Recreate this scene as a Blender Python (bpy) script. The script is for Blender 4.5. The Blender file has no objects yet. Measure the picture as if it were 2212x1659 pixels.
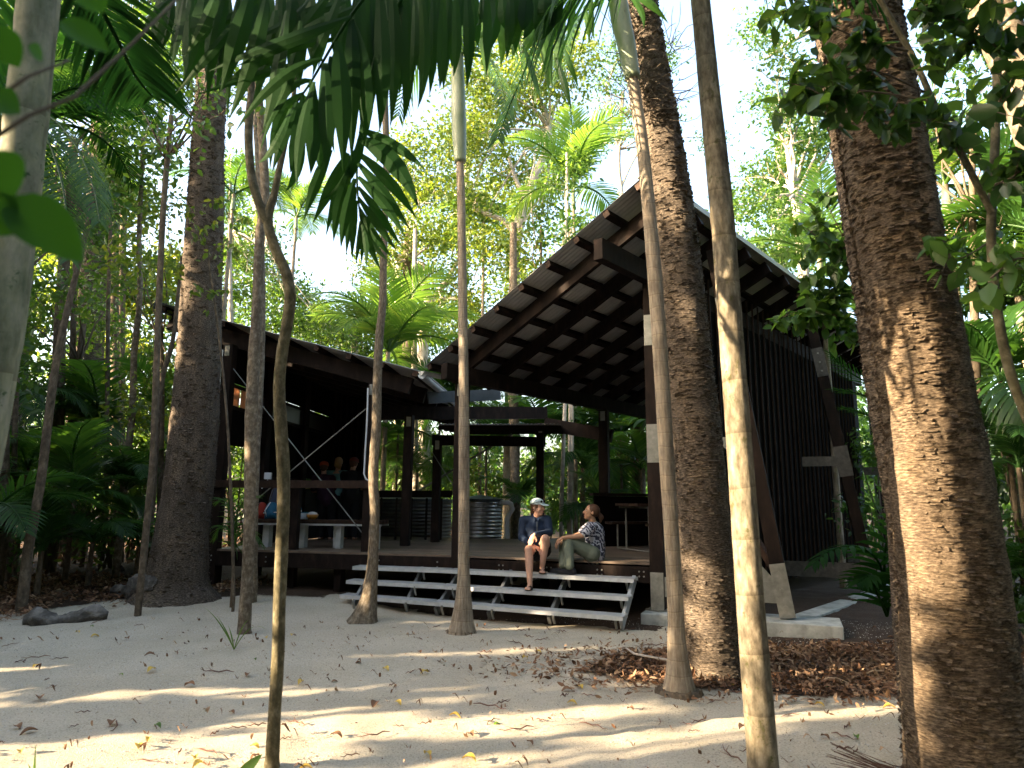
import bpy, bmesh, math, random
import numpy as np
from mathutils import Vector, Matrix, Euler, noise
R = math.radians
scene = bpy.context.scene
# ------------------------------------------------------------------ camera
CAMZ, F, PITCH, ROLL = 1.5, 683.0, 10.0, 0.5
cd = bpy.data.cameras.new("camera"); cam = bpy.data.objects.new("camera", cd)
scene.collection.objects.link(cam); scene.camera = cam
cd.sensor_width = 36; cd.lens = 36 * F / 1024; cd.clip_start = 0.05; cd.clip_end = 1000
CM = Matrix.Rotation(R(90 + PITCH), 3, 'X') @ Matrix.Rotation(R(ROLL), 3, 'Z')
cam.matrix_world = Matrix.Translation((0, 0, CAMZ)) @ CM.to_4x4()
cd.dof.use_dof = True; cd.dof.focus_distance = 8.5; cd.dof.aperture_fstop = 3.2
scene.render.resolution_x = 1024; scene.render.resolution_y = 768
# ------------------------------------------------------------------ light
SUN_EL, SUN_AZ = 15.0, 72.0          # elevation; heading of travel, degrees right of the view direction
dh = Vector((math.sin(R(SUN_AZ)), math.cos(R(SUN_AZ)), 0))
sd = dh * math.cos(R(SUN_EL)) + Vector((0, 0, -math.sin(R(SUN_EL))))
w = bpy.data.worlds.new("World"); scene.world = w; w.use_nodes = True
nt = w.node_tree
sky = nt.nodes.new('ShaderNodeTexSky'); sky.sky_type = 'NISHITA'; sky.sun_disc = False
sky.sun_elevation = R(SUN_EL); sky.air_density = 1.0; sky.dust_density = 5.0; sky.ozone_density = 0.6
sky.sun_rotation = math.atan2(-dh.x, -dh.y)
nt.links.new(sky.outputs[0], nt.nodes['Background'].inputs[0])
nt.nodes['Background'].inputs[1].default_value = 0.15
ld = bpy.data.lights.new("sun", 'SUN'); ld.energy = 4.5; ld.angle = R(0.5); ld.color = (1.0, 0.79, 0.52)
sun = bpy.data.objects.new("sun", ld); scene.collection.objects.link(sun)
sun.rotation_euler = sd.to_track_quat('-Z', 'Y').to_euler(); sun.location = (-20, -5, 12)
scene.view_settings.view_transform = 'Standard'; scene.view_settings.look = 'None'
scene.view_settings.exposure = 3.0; scene.view_settings.gamma = 1
scene.view_settings.use_curve_mapping = False
scene.render.engine = 'CYCLES'
scene.cycles.max_bounces = 8; scene.cycles.diffuse_bounces = 4; scene.cycles.transmission_bounces = 6
scene.cycles.transparent_max_bounces = 8
# ------------------------------------------------------------------ pixel helpers (1024 wide picture)
C0 = Vector((0, 0, CAMZ))
def ray(px, py): return CM @ Vector(((px - 512) / F, (384 - py) / F, -1))
def at(px, py, Y):
    r = ray(px, py); return C0 + r * (Y / r.y)
def onz(px, py, z):
    r = ray(px, py); return C0 + r * ((z - CAMZ) / r.z)
def along(P, d, px, py):
    n = Vector((d[1], -d[0], 0)); r = ray(px, py)
    return C0 + r * ((Vector(P) - C0).dot(n) / r.dot(n))
def camdepth(p): return -((CM.transposed() @ (Vector(p) - C0)).z)
def proj(p):
    q = CM.transposed() @ (Vector(p) - C0); return (512 + F * q.x / -q.z, 384 - F * q.y / -q.z)
K = 0.46314
def lerp(a, b, t): return a + (b - a) * t
def sstep(a, b, x):
    t = min(1, max(0, (x - a) / (b - a))); return t * t * (3 - 2 * t)
def gz(x, y):
    z = 0.07 * sstep(4, 8.5, y) + 0.12 * sstep(8, 11, y) * sstep(1.0, -3, x) + 0.10 * sstep(-2, -7, x) * sstep(3, 8, y)
    z += 0.05 * noise.noise(Vector((x * .5, y * .5, 0))) + 0.012 * noise.noise(Vector((x * 2.3, y * 2.3, 3)))
    return z
# ------------------------------------------------------------------ sun-space gaps carved in the foliage to aim the sunlight
TE = math.tan(R(SUN_EL)); nh = Vector((-dh.y, dh.x, 0))
def suv(p):
    p = Vector(p); return (p.dot(nh), p.z + p.dot(dh) * TE)
GAPS = []   # (u0,v0,u1,v1,half width)
def gap_line(p0, p1, hw): a = suv(p0); b = suv(p1); GAPS.append((a[0], a[1], b[0], b[1], hw))
def gap_px(x0, y0, x1, y1, hw, Y=None, z=None):
    if z is not None: gap_line(onz(x0 * K, y0 * K, z), onz(x1 * K, y1 * K, z), hw)
    else: gap_line(at(x0 * K, y0 * K, Y), at(x1 * K, y1 * K, Y), hw)
def gap_mask(P):
    """True for points that stand in a gap"""
    u = P @ np.array(nh); v = P[:, 2] + (P @ np.array(dh)) * TE
    m = np.zeros(len(P), bool)
    for (a, b, c, d, h) in GAPS:
        L2 = (c - a) ** 2 + (d - b) ** 2 + 1e-9
        t = np.clip(((u - a) * (c - a) + (v - b) * (d - b)) / L2, 0, 1)
        m |= ((u - a - t * (c - a)) ** 2 + (v - b - t * (d - b)) ** 2) < (h + .10) ** 2
    return m
# light stripes on the sand (display pixels of the photograph)
for q in [(-150, 1462, 480, 1413, .05), (-100, 1437, 360, 1425, .04), (-200, 1500, 60, 1487, .05), (480, 1490, 760, 1482, .05), (-250, 1575, 320, 1545, .06), (300, 1490, 700, 1478, .04),
          (-200, 1520, 280, 1500, .05), (-100, 1610, 640, 1585, .07), (-250, 1650, 600, 1622, .05), (600, 1545, 1300, 1528, .07),
          (640, 1590, 1100, 1560, .05), (780, 1420, 1320, 1400, .05), (1000, 1358, 1330, 1352, .05), (700, 1640, 1500, 1620, .06),
          (1200, 1460, 1450, 1460, .06), (-300, 1700, 500, 1660, .08), (500, 1680, 1400, 1665, .06), (1000, 1570, 1600, 1560, .05), (200, 1590, 900, 1570, .03), (1650, 1545, 2150, 1500, .10), (1250, 1600, 1900, 1580, .05), (900, 1480, 1400, 1470, .05),
          (640, 1520, 1000, 1500, .04), (1700, 1430, 1950, 1420, .05)]:
    gap_px(*q[:4], q[4], z=.05)
# light on trunks, posts, people
gap_px(1975, 730, 2035, 1220, .24, Y=4.0); gap_px(1985, 1230, 2010, 1650, .08, Y=4.0)
gap_px(1540, 480, 1600, 1380, .085, Y=3.75); gap_px(1620, 1400, 1650, 1650, .06, Y=3.75)
gap_px(1440, 1180, 1465, 1430, .06, Y=6.0); gap_px(1360, 120, 1400, 420, .05, Y=6.0)
gap_px(1420, 280, 1430, 420, .10, Y=6.5); gap_px(1400, 170, 1400, 230, .1, Y=6.5); gap_px(1525, 1140, 1535, 1220, .07, Y=6.5)
gap_px(395, 540, 400, 780, .16, Y=9.6)
gap_px(1000, 960, 1000, 1200, .05, Y=8.5); gap_px(1002, 500, 1002, 620, .05, Y=8.5)
gap_px(1420, 880, 1425, 960, .09, Y=8.7); gap_px(1430, 1190, 1430, 1215, .05, Y=8.7)
gap_px(1160, 930, 1160, 1060, .07, Y=13.5)
gap_px(1268, 1095, 1262, 1112, .07, Y=9.0); gap_px(1162, 1075, 1160, 1080, .05, Y=9.3)
gap_px(545, 860, 545, 1000, .05, Y=8.3); gap_px(592, 1350, 590, 1600, .035, Y=4.6); gap_px(812, 820, 800, 1150, .05, Y=8.6)
gap_px(1190, 590, 1250, 540, .05, Y=8.2); gap_px(1080, 690, 1110, 660, .04, Y=8.8); gap_px(1320, 510, 1360, 470, .05, Y=7.6)
gap_px(1250, 1195, 1400, 1197, .03, Y=9.3); gap_px(1050, 1193, 1150, 1193, .03, Y=9.6)
gap_px(1640, 800, 1670, 1040, .05, Y=9.8); gap_px(20, 260, 40, 420, .06, Y=2.3); gap_px(405, 880, 408, 960, .07, Y=9.6); gap_px(1440, 600, 1445, 700, .06, Y=6.5); gap_px(1500, 950, 1505, 1010, .05, Y=6.5); gap_px(1415, 620, 1425, 760, .04, Y=6.0); gap_px(1846, 200, 1850, 230, .05, Y=4.0); gap_px(780, 1260, 782, 1300, .05, Y=8.6); gap_px(530, 1120, 530, 1180, .04, Y=8.3)
gap_px(1640, 1060, 1660, 1150, .04, Y=8.6)
# ------------------------------------------------------------------ mesh helpers
COL = scene.collection
def link(o): COL.objects.link(o); return o
def tag(o, label=None, cat=None, group=None, kind=None):
    if label: o['label'] = label
    if cat: o['category'] = cat
    if group: o['group'] = group
    if kind: o['kind'] = kind
    return o
WL = {}
def empty(name, loc, label, cat, group=None):
    o = link(bpy.data.objects.new(name, None)); o.location = loc; o.empty_display_size = .1
    WL[o.name] = Vector(loc); return tag(o, label, cat, group)
def finish(name, me, mat, parent=None, smooth=False):
    if mat: me.materials.append(mat)
    if smooth:
        me.polygons.foreach_set('use_smooth', [True] * len(me.polygons))
    o = link(bpy.data.objects.new(name, me))
    if parent is not None:
        o.parent = parent; WL[o.name] = WL[parent.name].copy()
    else: WL[o.name] = Vector((0, 0, 0))
    return o
class MB:
    def __init__(s): s.v = []; s.f = []; s.uv = []
    def add(s, vs, fs):
        b = len(s.v); s.v += [tuple(v) for v in vs]; s.f += [tuple(i + b for i in f) for f in fs]
    def box(s, c, size, rot=None):
        c = Vector(c); hx, hy, hz = size[0] / 2, size[1] / 2, size[2] / 2
        vs = [Vector((x, y, z)) for x in (-hx, hx) for y in (-hy, hy) for z in (-hz, hz)]
        if rot is not None: vs = [rot @ v for v in vs]
        s.add([c + v for v in vs], [(0, 1, 3, 2), (4, 6, 7, 5), (0, 4, 5, 1), (2, 3, 7, 6), (0, 2, 6, 4), (1, 5, 7, 3)])
    def beam(s, p0, p1, w_, h, up=(0, 0, 1)):
        """box from p0 to p1: w_ across, h along up"""
        p0 = Vector(p0); p1 = Vector(p1); d = (p1 - p0); L = d.length; d.normalize()
        x = d.cross(Vector(up)); x.normalize(); z = x.cross(d)
        s.box((p0 + p1) / 2, (w_, L, h), Matrix((x, d, z)).transposed())
    def quad(s, a, b, c, d): s.add([a, b, c, d], [(0, 1, 2, 3)])
    def prism(s, poly, z0, z1):
        n = len(poly); s.add([(p[0], p[1], z0) for p in poly] + [(p[0], p[1], z1) for p in poly],
            [tuple(range(n - 1, -1, -1)), tuple(range(n, 2 * n))] + [(i, (i + 1) % n, n + (i + 1) % n, n + i) for i in range(n)])
    def tube(s, pts, rad, n=8, cap=True):
        pts = [Vector(p) for p in pts]
        if not hasattr(rad, '__len__'): rad = [rad] * len(pts)
        t0 = (pts[1] - pts[0]).normalized(); x = t0.orthogonal().normalized(); rings = []
        for i, p in enumerate(pts):
            t = (pts[min(i + 1, len(pts) - 1)] - pts[max(i - 1, 0)]).normalized()
            x = (x - t * x.dot(t)).normalized(); y = t.cross(x)
            rings += [p + (x * math.cos(2 * math.pi * k / n) + y * math.sin(2 * math.pi * k / n)) * rad[i] for k in range(n)]
        fs = [(i * n + k, i * n + (k + 1) % n, (i + 1) * n + (k + 1) % n, (i + 1) * n + k) for i in range(len(pts) - 1) for k in range(n)]
        if cap: fs += [tuple(range(n - 1, -1, -1)), tuple(range((len(pts) - 1) * n, len(pts) * n))]
        s.add(rings, fs)
    def ell(s, c, r, rot=None, nu=12, nv=8):
        c = Vector(c)
        if not hasattr(r, '__len__'): r = (r, r, r)
        vs = [Vector((0, 0, -r[2]))]
        for j in range(1, nv):
            a = -math.pi / 2 + math.pi * j / nv
            vs += [Vector((r[0] * math.cos(a) * math.cos(2 * math.pi * i / nu), r[1] * math.cos(a) * math.sin(2 * math.pi * i / nu), r[2] * math.sin(a))) for i in range(nu)]
        vs.append(Vector((0, 0, r[2])))
        if rot is not None: vs = [rot @ v for v in vs]
        fs = [(0, 1 + (i + 1) % nu, 1 + i) for i in range(nu)]
        for j in range(nv - 2):
            b = 1 + j * nu; fs += [(b + i, b + (i + 1) % nu, b + nu + (i + 1) % nu, b + nu + i) for i in range(nu)]
        b = 1 + (nv - 2) * nu; T = len(vs) - 1
        fs += [(b + i, b + (i + 1) % nu, T) for i in range(nu)]
        s.add([c + v for v in vs], fs)
    def limb(s, p0, r0, p1, r1, n=12):
        p0 = Vector(p0); p1 = Vector(p1); d = (p1 - p0).normalized()
        pts = []; rr = []
        for a in (80, 55, 25): pts.append(p0 - d * r0 * math.sin(R(a))); rr.append(r0 * math.cos(R(a)))
        for t in (0, .5, 1): pts.append(p0.lerp(p1, t)); rr.append(lerp(r0, r1, t))
        for a in (25, 55, 80): pts.append(p1 + d * r1 * math.sin(R(a))); rr.append(r1 * math.cos(R(a)))
        s.tube(pts, rr, n)
    def lathe(s, c, prof, n=32):
        c = Vector(c); m = len(prof)
        vs = [c + Vector((r * math.cos(2 * math.pi * k / n), r * math.sin(2 * math.pi * k / n), z)) for (r, z) in prof for k in range(n)]
        fs = [(i * n + k, i * n + (k + 1) % n, (i + 1) * n + (k + 1) % n, (i + 1) * n + k) for i in range(m - 1) for k in range(n)]
        fs += [tuple(range(n - 1, -1, -1)), tuple(range((m - 1) * n, m * n))]
        s.add(vs, fs)
    def build(s, name, mat, parent=None, smooth=False, bevel=0):
        off = WL[parent.name] if parent is not None else Vector((0, 0, 0))
        me = bpy.data.meshes.new(name)
        me.from_pydata([tuple(Vector(v) - off) for v in s.v], [], s.f); me.validate(); me.update()
        o = finish(name, me, mat, parent, smooth)
        if bevel:
            m = o.modifiers.new('bevel', 'BEVEL'); m.width = bevel; m.segments = 2; m.limit_method = 'ANGLE'
        return o
def npmesh(name, V, Q, mat, parent=None, smooth=False):
    """V (n,3) array, Q (m,4) or (m,3) array"""
    k = Q.shape[1]; me = bpy.data.meshes.new(name)
    me.vertices.add(len(V)); me.vertices.foreach_set('co', np.asarray(V, np.float32).ravel())
    me.loops.add(Q.size); me.loops.foreach_set('vertex_index', Q.astype(np.int32).ravel())
    me.polygons.add(len(Q)); me.polygons.foreach_set('loop_start', np.arange(0, Q.size, k, dtype=np.int32))
    me.update(calc_edges=True)
    return finish(name, me, mat, parent, smooth)
def copy_tree(o, loc=None, rz=None, sc=None, parent=None):
    c = link(o.copy()); c.parent = parent
    if loc is not None: c.location = loc
    if rz is not None: c.rotation_euler = (0, 0, rz)
    if sc is not None: c.scale = (sc, sc, sc)
    for ch in o.children: copy_tree(ch, parent=c)
    return c
# ------------------------------------------------------------------ materials
def mat_new(name):
    m = bpy.data.materials.new(name); m.use_nodes = True; n = m.node_tree; n.nodes.clear()
    out = n.nodes.new('ShaderNodeOutputMaterial'); return m, n, out
def N(n, t, **kw):
    x = n.nodes.new(t)
    for k, v in kw.items():
        if k in x.inputs: x.inputs[k].default_value = v
        else: setattr(x, k, v)
    return x
def ramp(n, fac, stops):
    r = n.nodes.new('ShaderNodeValToRGB'); e = r.color_ramp.elements
    while len(e) < len(stops): e.new(.5)
    for i, (p, c) in enumerate(stops): e[i].position = p; e[i].color = (*c, 1)
    n.links.new(fac, r.inputs[0]); return r.outputs[0]
def coords(n, kind='Object', scale=(1, 1, 1)):
    tc = n.nodes.new('ShaderNodeTexCoord'); mp = n.nodes.new('ShaderNodeMapping')
    n.links.new(tc.outputs[kind], mp.inputs[0]); mp.inputs['Scale'].default_value = scale; return mp.outputs[0]
def noise_n(n, vec, scale, detail=4, rough=.6):
    x = N(n, 'ShaderNodeTexNoise'); x.inputs['Scale'].default_value = scale; x.inputs['Detail'].default_value = detail
    x.inputs['Roughness'].default_value = rough
    if vec is not None: n.links.new(vec, x.inputs['Vector'])
    return x.outputs['Fac']
def surf(name, stops, scale=(1, 1, 1), ns=5, rough=.7, metal=0, bump=.2, bdist=.01, kind='Object', bs=None, spec=.3, detail=5):
    m, n, out = mat_new(name); b = N(n, 'ShaderNodeBsdfPrincipled')
    vec = coords(n, kind, scale); f = noise_n(n, vec, ns, detail)
    n.links.new(ramp(n, f, stops), b.inputs['Base Color'])
    b.inputs['Roughness'].default_value = rough; b.inputs['Metallic'].default_value = metal
    b.inputs['Specular IOR Level'].default_value = spec
    if bump:
        f2 = noise_n(n, vec, bs or ns * 2.5, 4); bu = N(n, 'ShaderNodeBump'); bu.inputs['Strength'].default_value = bump
        bu.inputs['Distance'].default_value = bdist
        n.links.new(f2, bu.inputs['Height']); n.links.new(bu.outputs[0], b.inputs['Normal'])
    n.links.new(b.outputs[0], out.inputs[0]); return m
def leafmat(name, cols, tcols, mix=.45, rough=.4, spec=.5, clump=.4):
    m, n, out = mat_new(name); g = n.nodes.new('ShaderNodeNewGeometry')
    vec = coords(n, 'Object'); nf = noise_n(n, vec, clump, 3)
    ad = N(n, 'ShaderNodeMath', operation='MULTIPLY_ADD'); n.links.new(g.outputs['Random Per Island'], ad.inputs[0])
    ad.inputs[1].default_value = .6; n.links.new(nf, ad.inputs[2])
    sb = N(n, 'ShaderNodeMath', operation='SUBTRACT'); n.links.new(ad.outputs[0], sb.inputs[0]); sb.inputs[1].default_value = .3
    k = len(cols) - 1
    c1 = ramp(n, sb.outputs[0], [(.08 + .84 * i / k, c) for i, c in enumerate(cols)])
    c2 = ramp(n, sb.outputs[0], [(.08 + .84 * i / k, c) for i, c in enumerate(tcols)])
    b = N(n, 'ShaderNodeBsdfPrincipled'); b.inputs['Roughness'].default_value = rough; b.inputs['Specular IOR Level'].default_value = spec
    n.links.new(c1, b.inputs['Base Color']); t = N(n, 'ShaderNodeBsdfTranslucent'); n.links.new(c2, t.inputs[0])
    mx = N(n, 'ShaderNodeMixShader'); mx.inputs[0].default_value = mix
    n.links.new(b.outputs[0], mx.inputs[1]); n.links.new(t.outputs[0], mx.inputs[2]); n.links.new(mx.outputs[0], out.inputs[0])
    return m
M = {}
M['timber'] = surf('dark_timber', [(.3, (.007, .0048, .004)), (.55, (.017, .0105, .0082)), (.8, (.042, .025, .019))], (1, 1, .35), 9, .7, bump=.3, bs=40, spec=.12)
M['timber_red'] = surf('red_timber', [(.3, (.018, .0105, .008)), (.6, (.042, .024, .0165)), (.8, (.09, .052, .035))], (1, 1, .5), 12, .7, bump=.3, bs=50, spec=.15)
M['black_panel'] = surf('dark_panel', [(.3, (.0035, .003, .0025)), (.7, (.007, .0055, .005))], (1, 1, 1), 4, .8, bump=.1, spec=.04)
M['steel'] = surf('galvanised_steel', [(.3, (.20, .20, .185)), (.6, (.29, .285, .26)), (.8, (.38, .37, .34))], (1, 1, 1), 14, .42, metal=.55, bump=.05)
M['steel_shaded'] = surf('shaded_steel', [(.3, (.06, .055, .05)), (.6, (.11, .10, .09)), (.8, (.16, .15, .135))], (1, 1, 1), 14, .6, metal=.3, bump=.05)  # darker steel for the rear frames, their shade put into the colour
M['steel_mid'] = surf('dull_aluminium', [(.3, (.15, .155, .16)), (.6, (.22, .225, .23)), (.8, (.28, .285, .29))], (1, 1, 1), 14, .5, metal=.4, bump=.05)
M['alu'] = surf('aluminium', [(.3, (.50, .52, .54)), (.7, (.68, .70, .72))], (1, 1, 1), 9, .38, metal=.45, bump=.05)
M['concrete'] = surf('concrete', [(.25, (.17, .18, .16)), (.45, (.32, .33, .31)), (.7, (.48, .48, .46))], (1, 1, 1), 6, .9, bump=.25, bs=60, detail=8)
M['tin'] = surf('corrugated_sheet', [(.3, (.33, .31, .29)), (.7, (.46, .44, .42))], (1, 1, 1), 3, .5, metal=.2, bump=0)
M['flash'] = surf('cream_flashing', [(.3, (.26, .24, .17)), (.7, (.33, .31, .23))], (1, 1, 1), 3, .5, bump=0)
M['gutter'] = surf('grey_gutter', [(.3, (.05, .06, .07)), (.7, (.09, .105, .12))], (1, 1, 1), 3, .4, bump=0)
M['pvc'] = surf('white_pvc', [(.3, (.62, .64, .68)), (.7, (.74, .76, .80))], (1, 1, 1), 8, .35, bump=0)
M['zinc'] = surf('zinc_tank', [(.3, (.42, .42, .44)), (.7, (.62, .62, .64))], (1, 1, 1), 5, .28, metal=.9, bump=0)
M['cable'] = surf('steel_cable', [(.3, (.20, .20, .19)), (.7, (.28, .28, .27))], (1, 1, 1), 5, .4, metal=.5, bump=0)
def deckmat():
    m, n, out = mat_new('deck_boards'); b = N(n, 'ShaderNodeBsdfPrincipled')
    vec = coords(n, 'Object', (1, 1, 1)); f = noise_n(n, vec, 7, 6)
    g = n.nodes.new('ShaderNodeNewGeometry'); ad = N(n, 'ShaderNodeMath', operation='MULTIPLY_ADD')
    n.links.new(g.outputs['Random Per Island'], ad.inputs[0]); ad.inputs[1].default_value = .4; n.links.new(f, ad.inputs[2])
    n.links.new(ramp(n, ad.outputs[0], [(.35, (.065, .043, .031)), (.65, (.12, .082, .058)), (.95, (.19, .14, .10))]), b.inputs['Base Color'])
    b.inputs['Roughness'].default_value = .5; n.links.new(b.outputs[0], out.inputs[0]); return m
M['deck'] = deckmat()
def barkmat(name, cols, su, sv, bump=.8, bdist=.02, rough=.9, rings=0, patch=None):
    """UV mapped bark: u metres round the trunk, v metres up it"""
    m, n, out = mat_new(name); b = N(n, 'ShaderNodeBsdfPrincipled'); vec = coords(n, 'UV', (su, sv, 1))
    f = noise_n(n, vec, 1, 6, .65); col = ramp(n, f, cols); h = f
    if patch:
        v2 = coords(n, 'UV', (5, 4, 1)); pf = noise_n(n, v2, 2.2, 5, .7)
        mk = ramp(n, pf, [(patch[0], (0, 0, 0)), (patch[0] + .07, (1, 1, 1))])
        mx = N(n, 'ShaderNodeMixRGB'); n.links.new(mk, mx.inputs[0]); n.links.new(col, mx.inputs[1]); mx.inputs[2].default_value = (*patch[1], 1)
        col = mx.outputs[0]
    if rings:
        wv = n.nodes.new('ShaderNodeTexWave'); wv.bands_direction = 'Y'; wv.wave_profile = 'SAW'
        n.links.new(coords(n, 'UV', (1, 1, 1)), wv.inputs['Vector']); wv.inputs['Scale'].default_value = rings
        wv.inputs['Distortion'].default_value = 1.2; wv.inputs['Detail'].default_value = 1; wv.inputs['Detail Scale'].default_value = 1.5
        rk = ramp(n, wv.outputs['Fac'], [(.0, (.42, .36, .30)), (.09, (1, 1, 1)), (.85, (1, 1, 1)), (1.0, (1.25, 1.22, 1.15))])
        mm = N(n, 'ShaderNodeMixRGB'); mm.blend_type = 'MULTIPLY'; mm.inputs[0].default_value = .55
        n.links.new(col, mm.inputs[1]); n.links.new(rk, mm.inputs[2]); col = mm.outputs[0]
    lf = noise_n(n, coords(n, 'UV', (2.2, 1.1, 1)), 1.6, 6, .75); mv = N(n, 'ShaderNodeMixRGB'); mv.blend_type = 'MULTIPLY'; mv.inputs[0].default_value = 1
    n.links.new(col, mv.inputs[1]); n.links.new(ramp(n, lf, [(.32, (.55, .52, .50)), (.5, (1, 1, 1)), (.68, (1.45, 1.38, 1.25))]), mv.inputs[2]); col = mv.outputs[0]
    n.links.new(col, b.inputs['Base Color']); b.inputs['Roughness'].default_value = rough; b.inputs['Specular IOR Level'].default_value = .2
    f3 = noise_n(n, vec, 2.2, 6, .7); bu = N(n, 'ShaderNodeBump'); bu.inputs['Strength'].default_value = bump; bu.inputs['Distance'].default_value = bdist
    n.links.new(f3, bu.inputs['Height']); n.links.new(bu.outputs[0], b.inputs['Normal']); n.links.new(b.outputs[0], out.inputs[0]); return m
M['pine'] = barkmat('pine_bark', [(.30, (.013, .0105, .0085)), (.43, (.058, .045, .035)), (.56, (.145, .115, .089)), (.72, (.34, .28, .225))], 28, 105, 1, .015)
M['pine_sunlit'] = barkmat('sunlit_pine_bark', [(.30, (.020, .014, .010)), (.44, (.088, .062, .041)), (.58, (.195, .145, .098)), (.74, (.40, .31, .215))], 28, 105, 1, .015)  # pine bark made paler and warmer, sunlight put into its colour
M['palmbark'] = barkmat('palm_bark', [(.3, (.14, .112, .083)), (.5, (.25, .205, .157)), (.7, (.36, .31, .245))], 30, 5, .4, .008, rings=2.6)
M['palmgrey'] = barkmat('spotted_palm_bark', [(.3, (.06, .05, .033)), (.5, (.17, .142, .10)), (.7, (.31, .265, .195))], 30, 9, .5, .008, rings=1.1, patch=(.58, (.085, .08, .035)))
M['bamboo'] = barkmat('pale_green_palm_bark', [(.3, (.13, .145, .09)), (.5, (.24, .245, .175)), (.7, (.35, .33, .26))], 22, 5, .25, .004, rings=.62, patch=(.6, (.05, .09, .04)))
M['mossbark'] = barkmat('mossy_bark', [(.3, (.045, .038, .02)), (.5, (.11, .095, .055)), (.7, (.22, .19, .13))], 22, 14, .6, .01, patch=(.68, (.2, .21, .18)))
M['greybark'] = barkmat('mottled_bark', [(.3, (.07, .054, .038)), (.5, (.15, .12, .086)), (.7, (.29, .25, .20))], 18, 14, .6, .01, patch=(.66, (.24, .24, .22)))
M['palebark'] = barkmat('pale_bark', [(.3, (.26, .22, .18)), (.5, (.42, .37, .31)), (.7, (.58, .53, .46))], 12, 5, .3, .01)
M['brownbark'] = barkmat('brown_bark', [(.3, (.05, .038, .027)), (.5, (.11, .085, .06)), (.7, (.19, .15, .11))], 20, 10, .5, .01)
M['crownshaft'] = surf('green_crownshaft', [(.3, (.11, .15, .08)), (.5, (.21, .24, .16)), (.7, (.29, .31, .23))], (1, 1, .3), 6, .45, bump=0)
M['leaf_a'] = leafmat('leaf_mid', [(.022, .058, .012), (.038, .09, .016), (.07, .13, .02)], [(.07, .17, .018), (.13, .26, .025), (.25, .38, .03)])
M['leaf_b'] = leafmat('leaf_yellowgreen', [(.035, .075, .012), (.07, .12, .016), (.13, .16, .02)], [(.12, .22, .018), (.22, .33, .025), (.42, .43, .035)])
M['leaf_c'] = leafmat('leaf_dark', [(.014, .04, .010), (.026, .065, .014), (.045, .095, .018)], [(.06, .14, .018), (.10, .2, .02), (.17, .28, .028)])
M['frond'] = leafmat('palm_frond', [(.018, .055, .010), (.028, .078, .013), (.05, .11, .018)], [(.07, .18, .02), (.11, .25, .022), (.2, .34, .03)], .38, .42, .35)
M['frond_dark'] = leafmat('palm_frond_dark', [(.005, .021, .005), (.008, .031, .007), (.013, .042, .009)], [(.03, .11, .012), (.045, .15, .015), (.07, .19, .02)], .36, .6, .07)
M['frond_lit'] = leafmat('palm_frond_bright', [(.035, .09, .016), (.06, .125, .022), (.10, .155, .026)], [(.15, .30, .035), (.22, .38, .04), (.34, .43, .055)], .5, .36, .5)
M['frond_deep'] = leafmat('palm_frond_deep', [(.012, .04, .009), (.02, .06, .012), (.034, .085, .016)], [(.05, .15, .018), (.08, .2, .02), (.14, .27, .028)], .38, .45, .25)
M['leaf_near'] = leafmat('leaf_near', [(.015, .06, .006), (.022, .08, .008), (.03, .10, .01)], [(.06, .19, .012), (.08, .25, .015), (.11, .3, .02)], .4, .5, .2)
M['litter'] = leafmat('dead_leaves', [(.055, .03, .018), (.20, .105, .06), (.50, .34, .21)], [(.10, .045, .02), (.16, .08, .03), (.3, .18, .08)], .12, .8, .15, clump=2)
M['twig'] = surf('twig', [(.3, (.07, .032, .022)), (.7, (.22, .11, .075))], (1, 1, 1), 9, .85, bump=0)
M['yellow_leaf'] = leafmat('yellow_leaf', [(.5, .30, .04), (.62, .42, .06), (.66, .38, .12)], [(.5, .35, .04), (.6, .4, .04), (.5, .3, .05)], .2)
M['log'] = surf('weathered_log', [(.3, (.03, .027, .024)), (.5, (.09, .08, .07)), (.75, (.28, .25, .22))], (1, .25, 1), 8, .95, bump=1, bdist=.03, detail=8)
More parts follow.
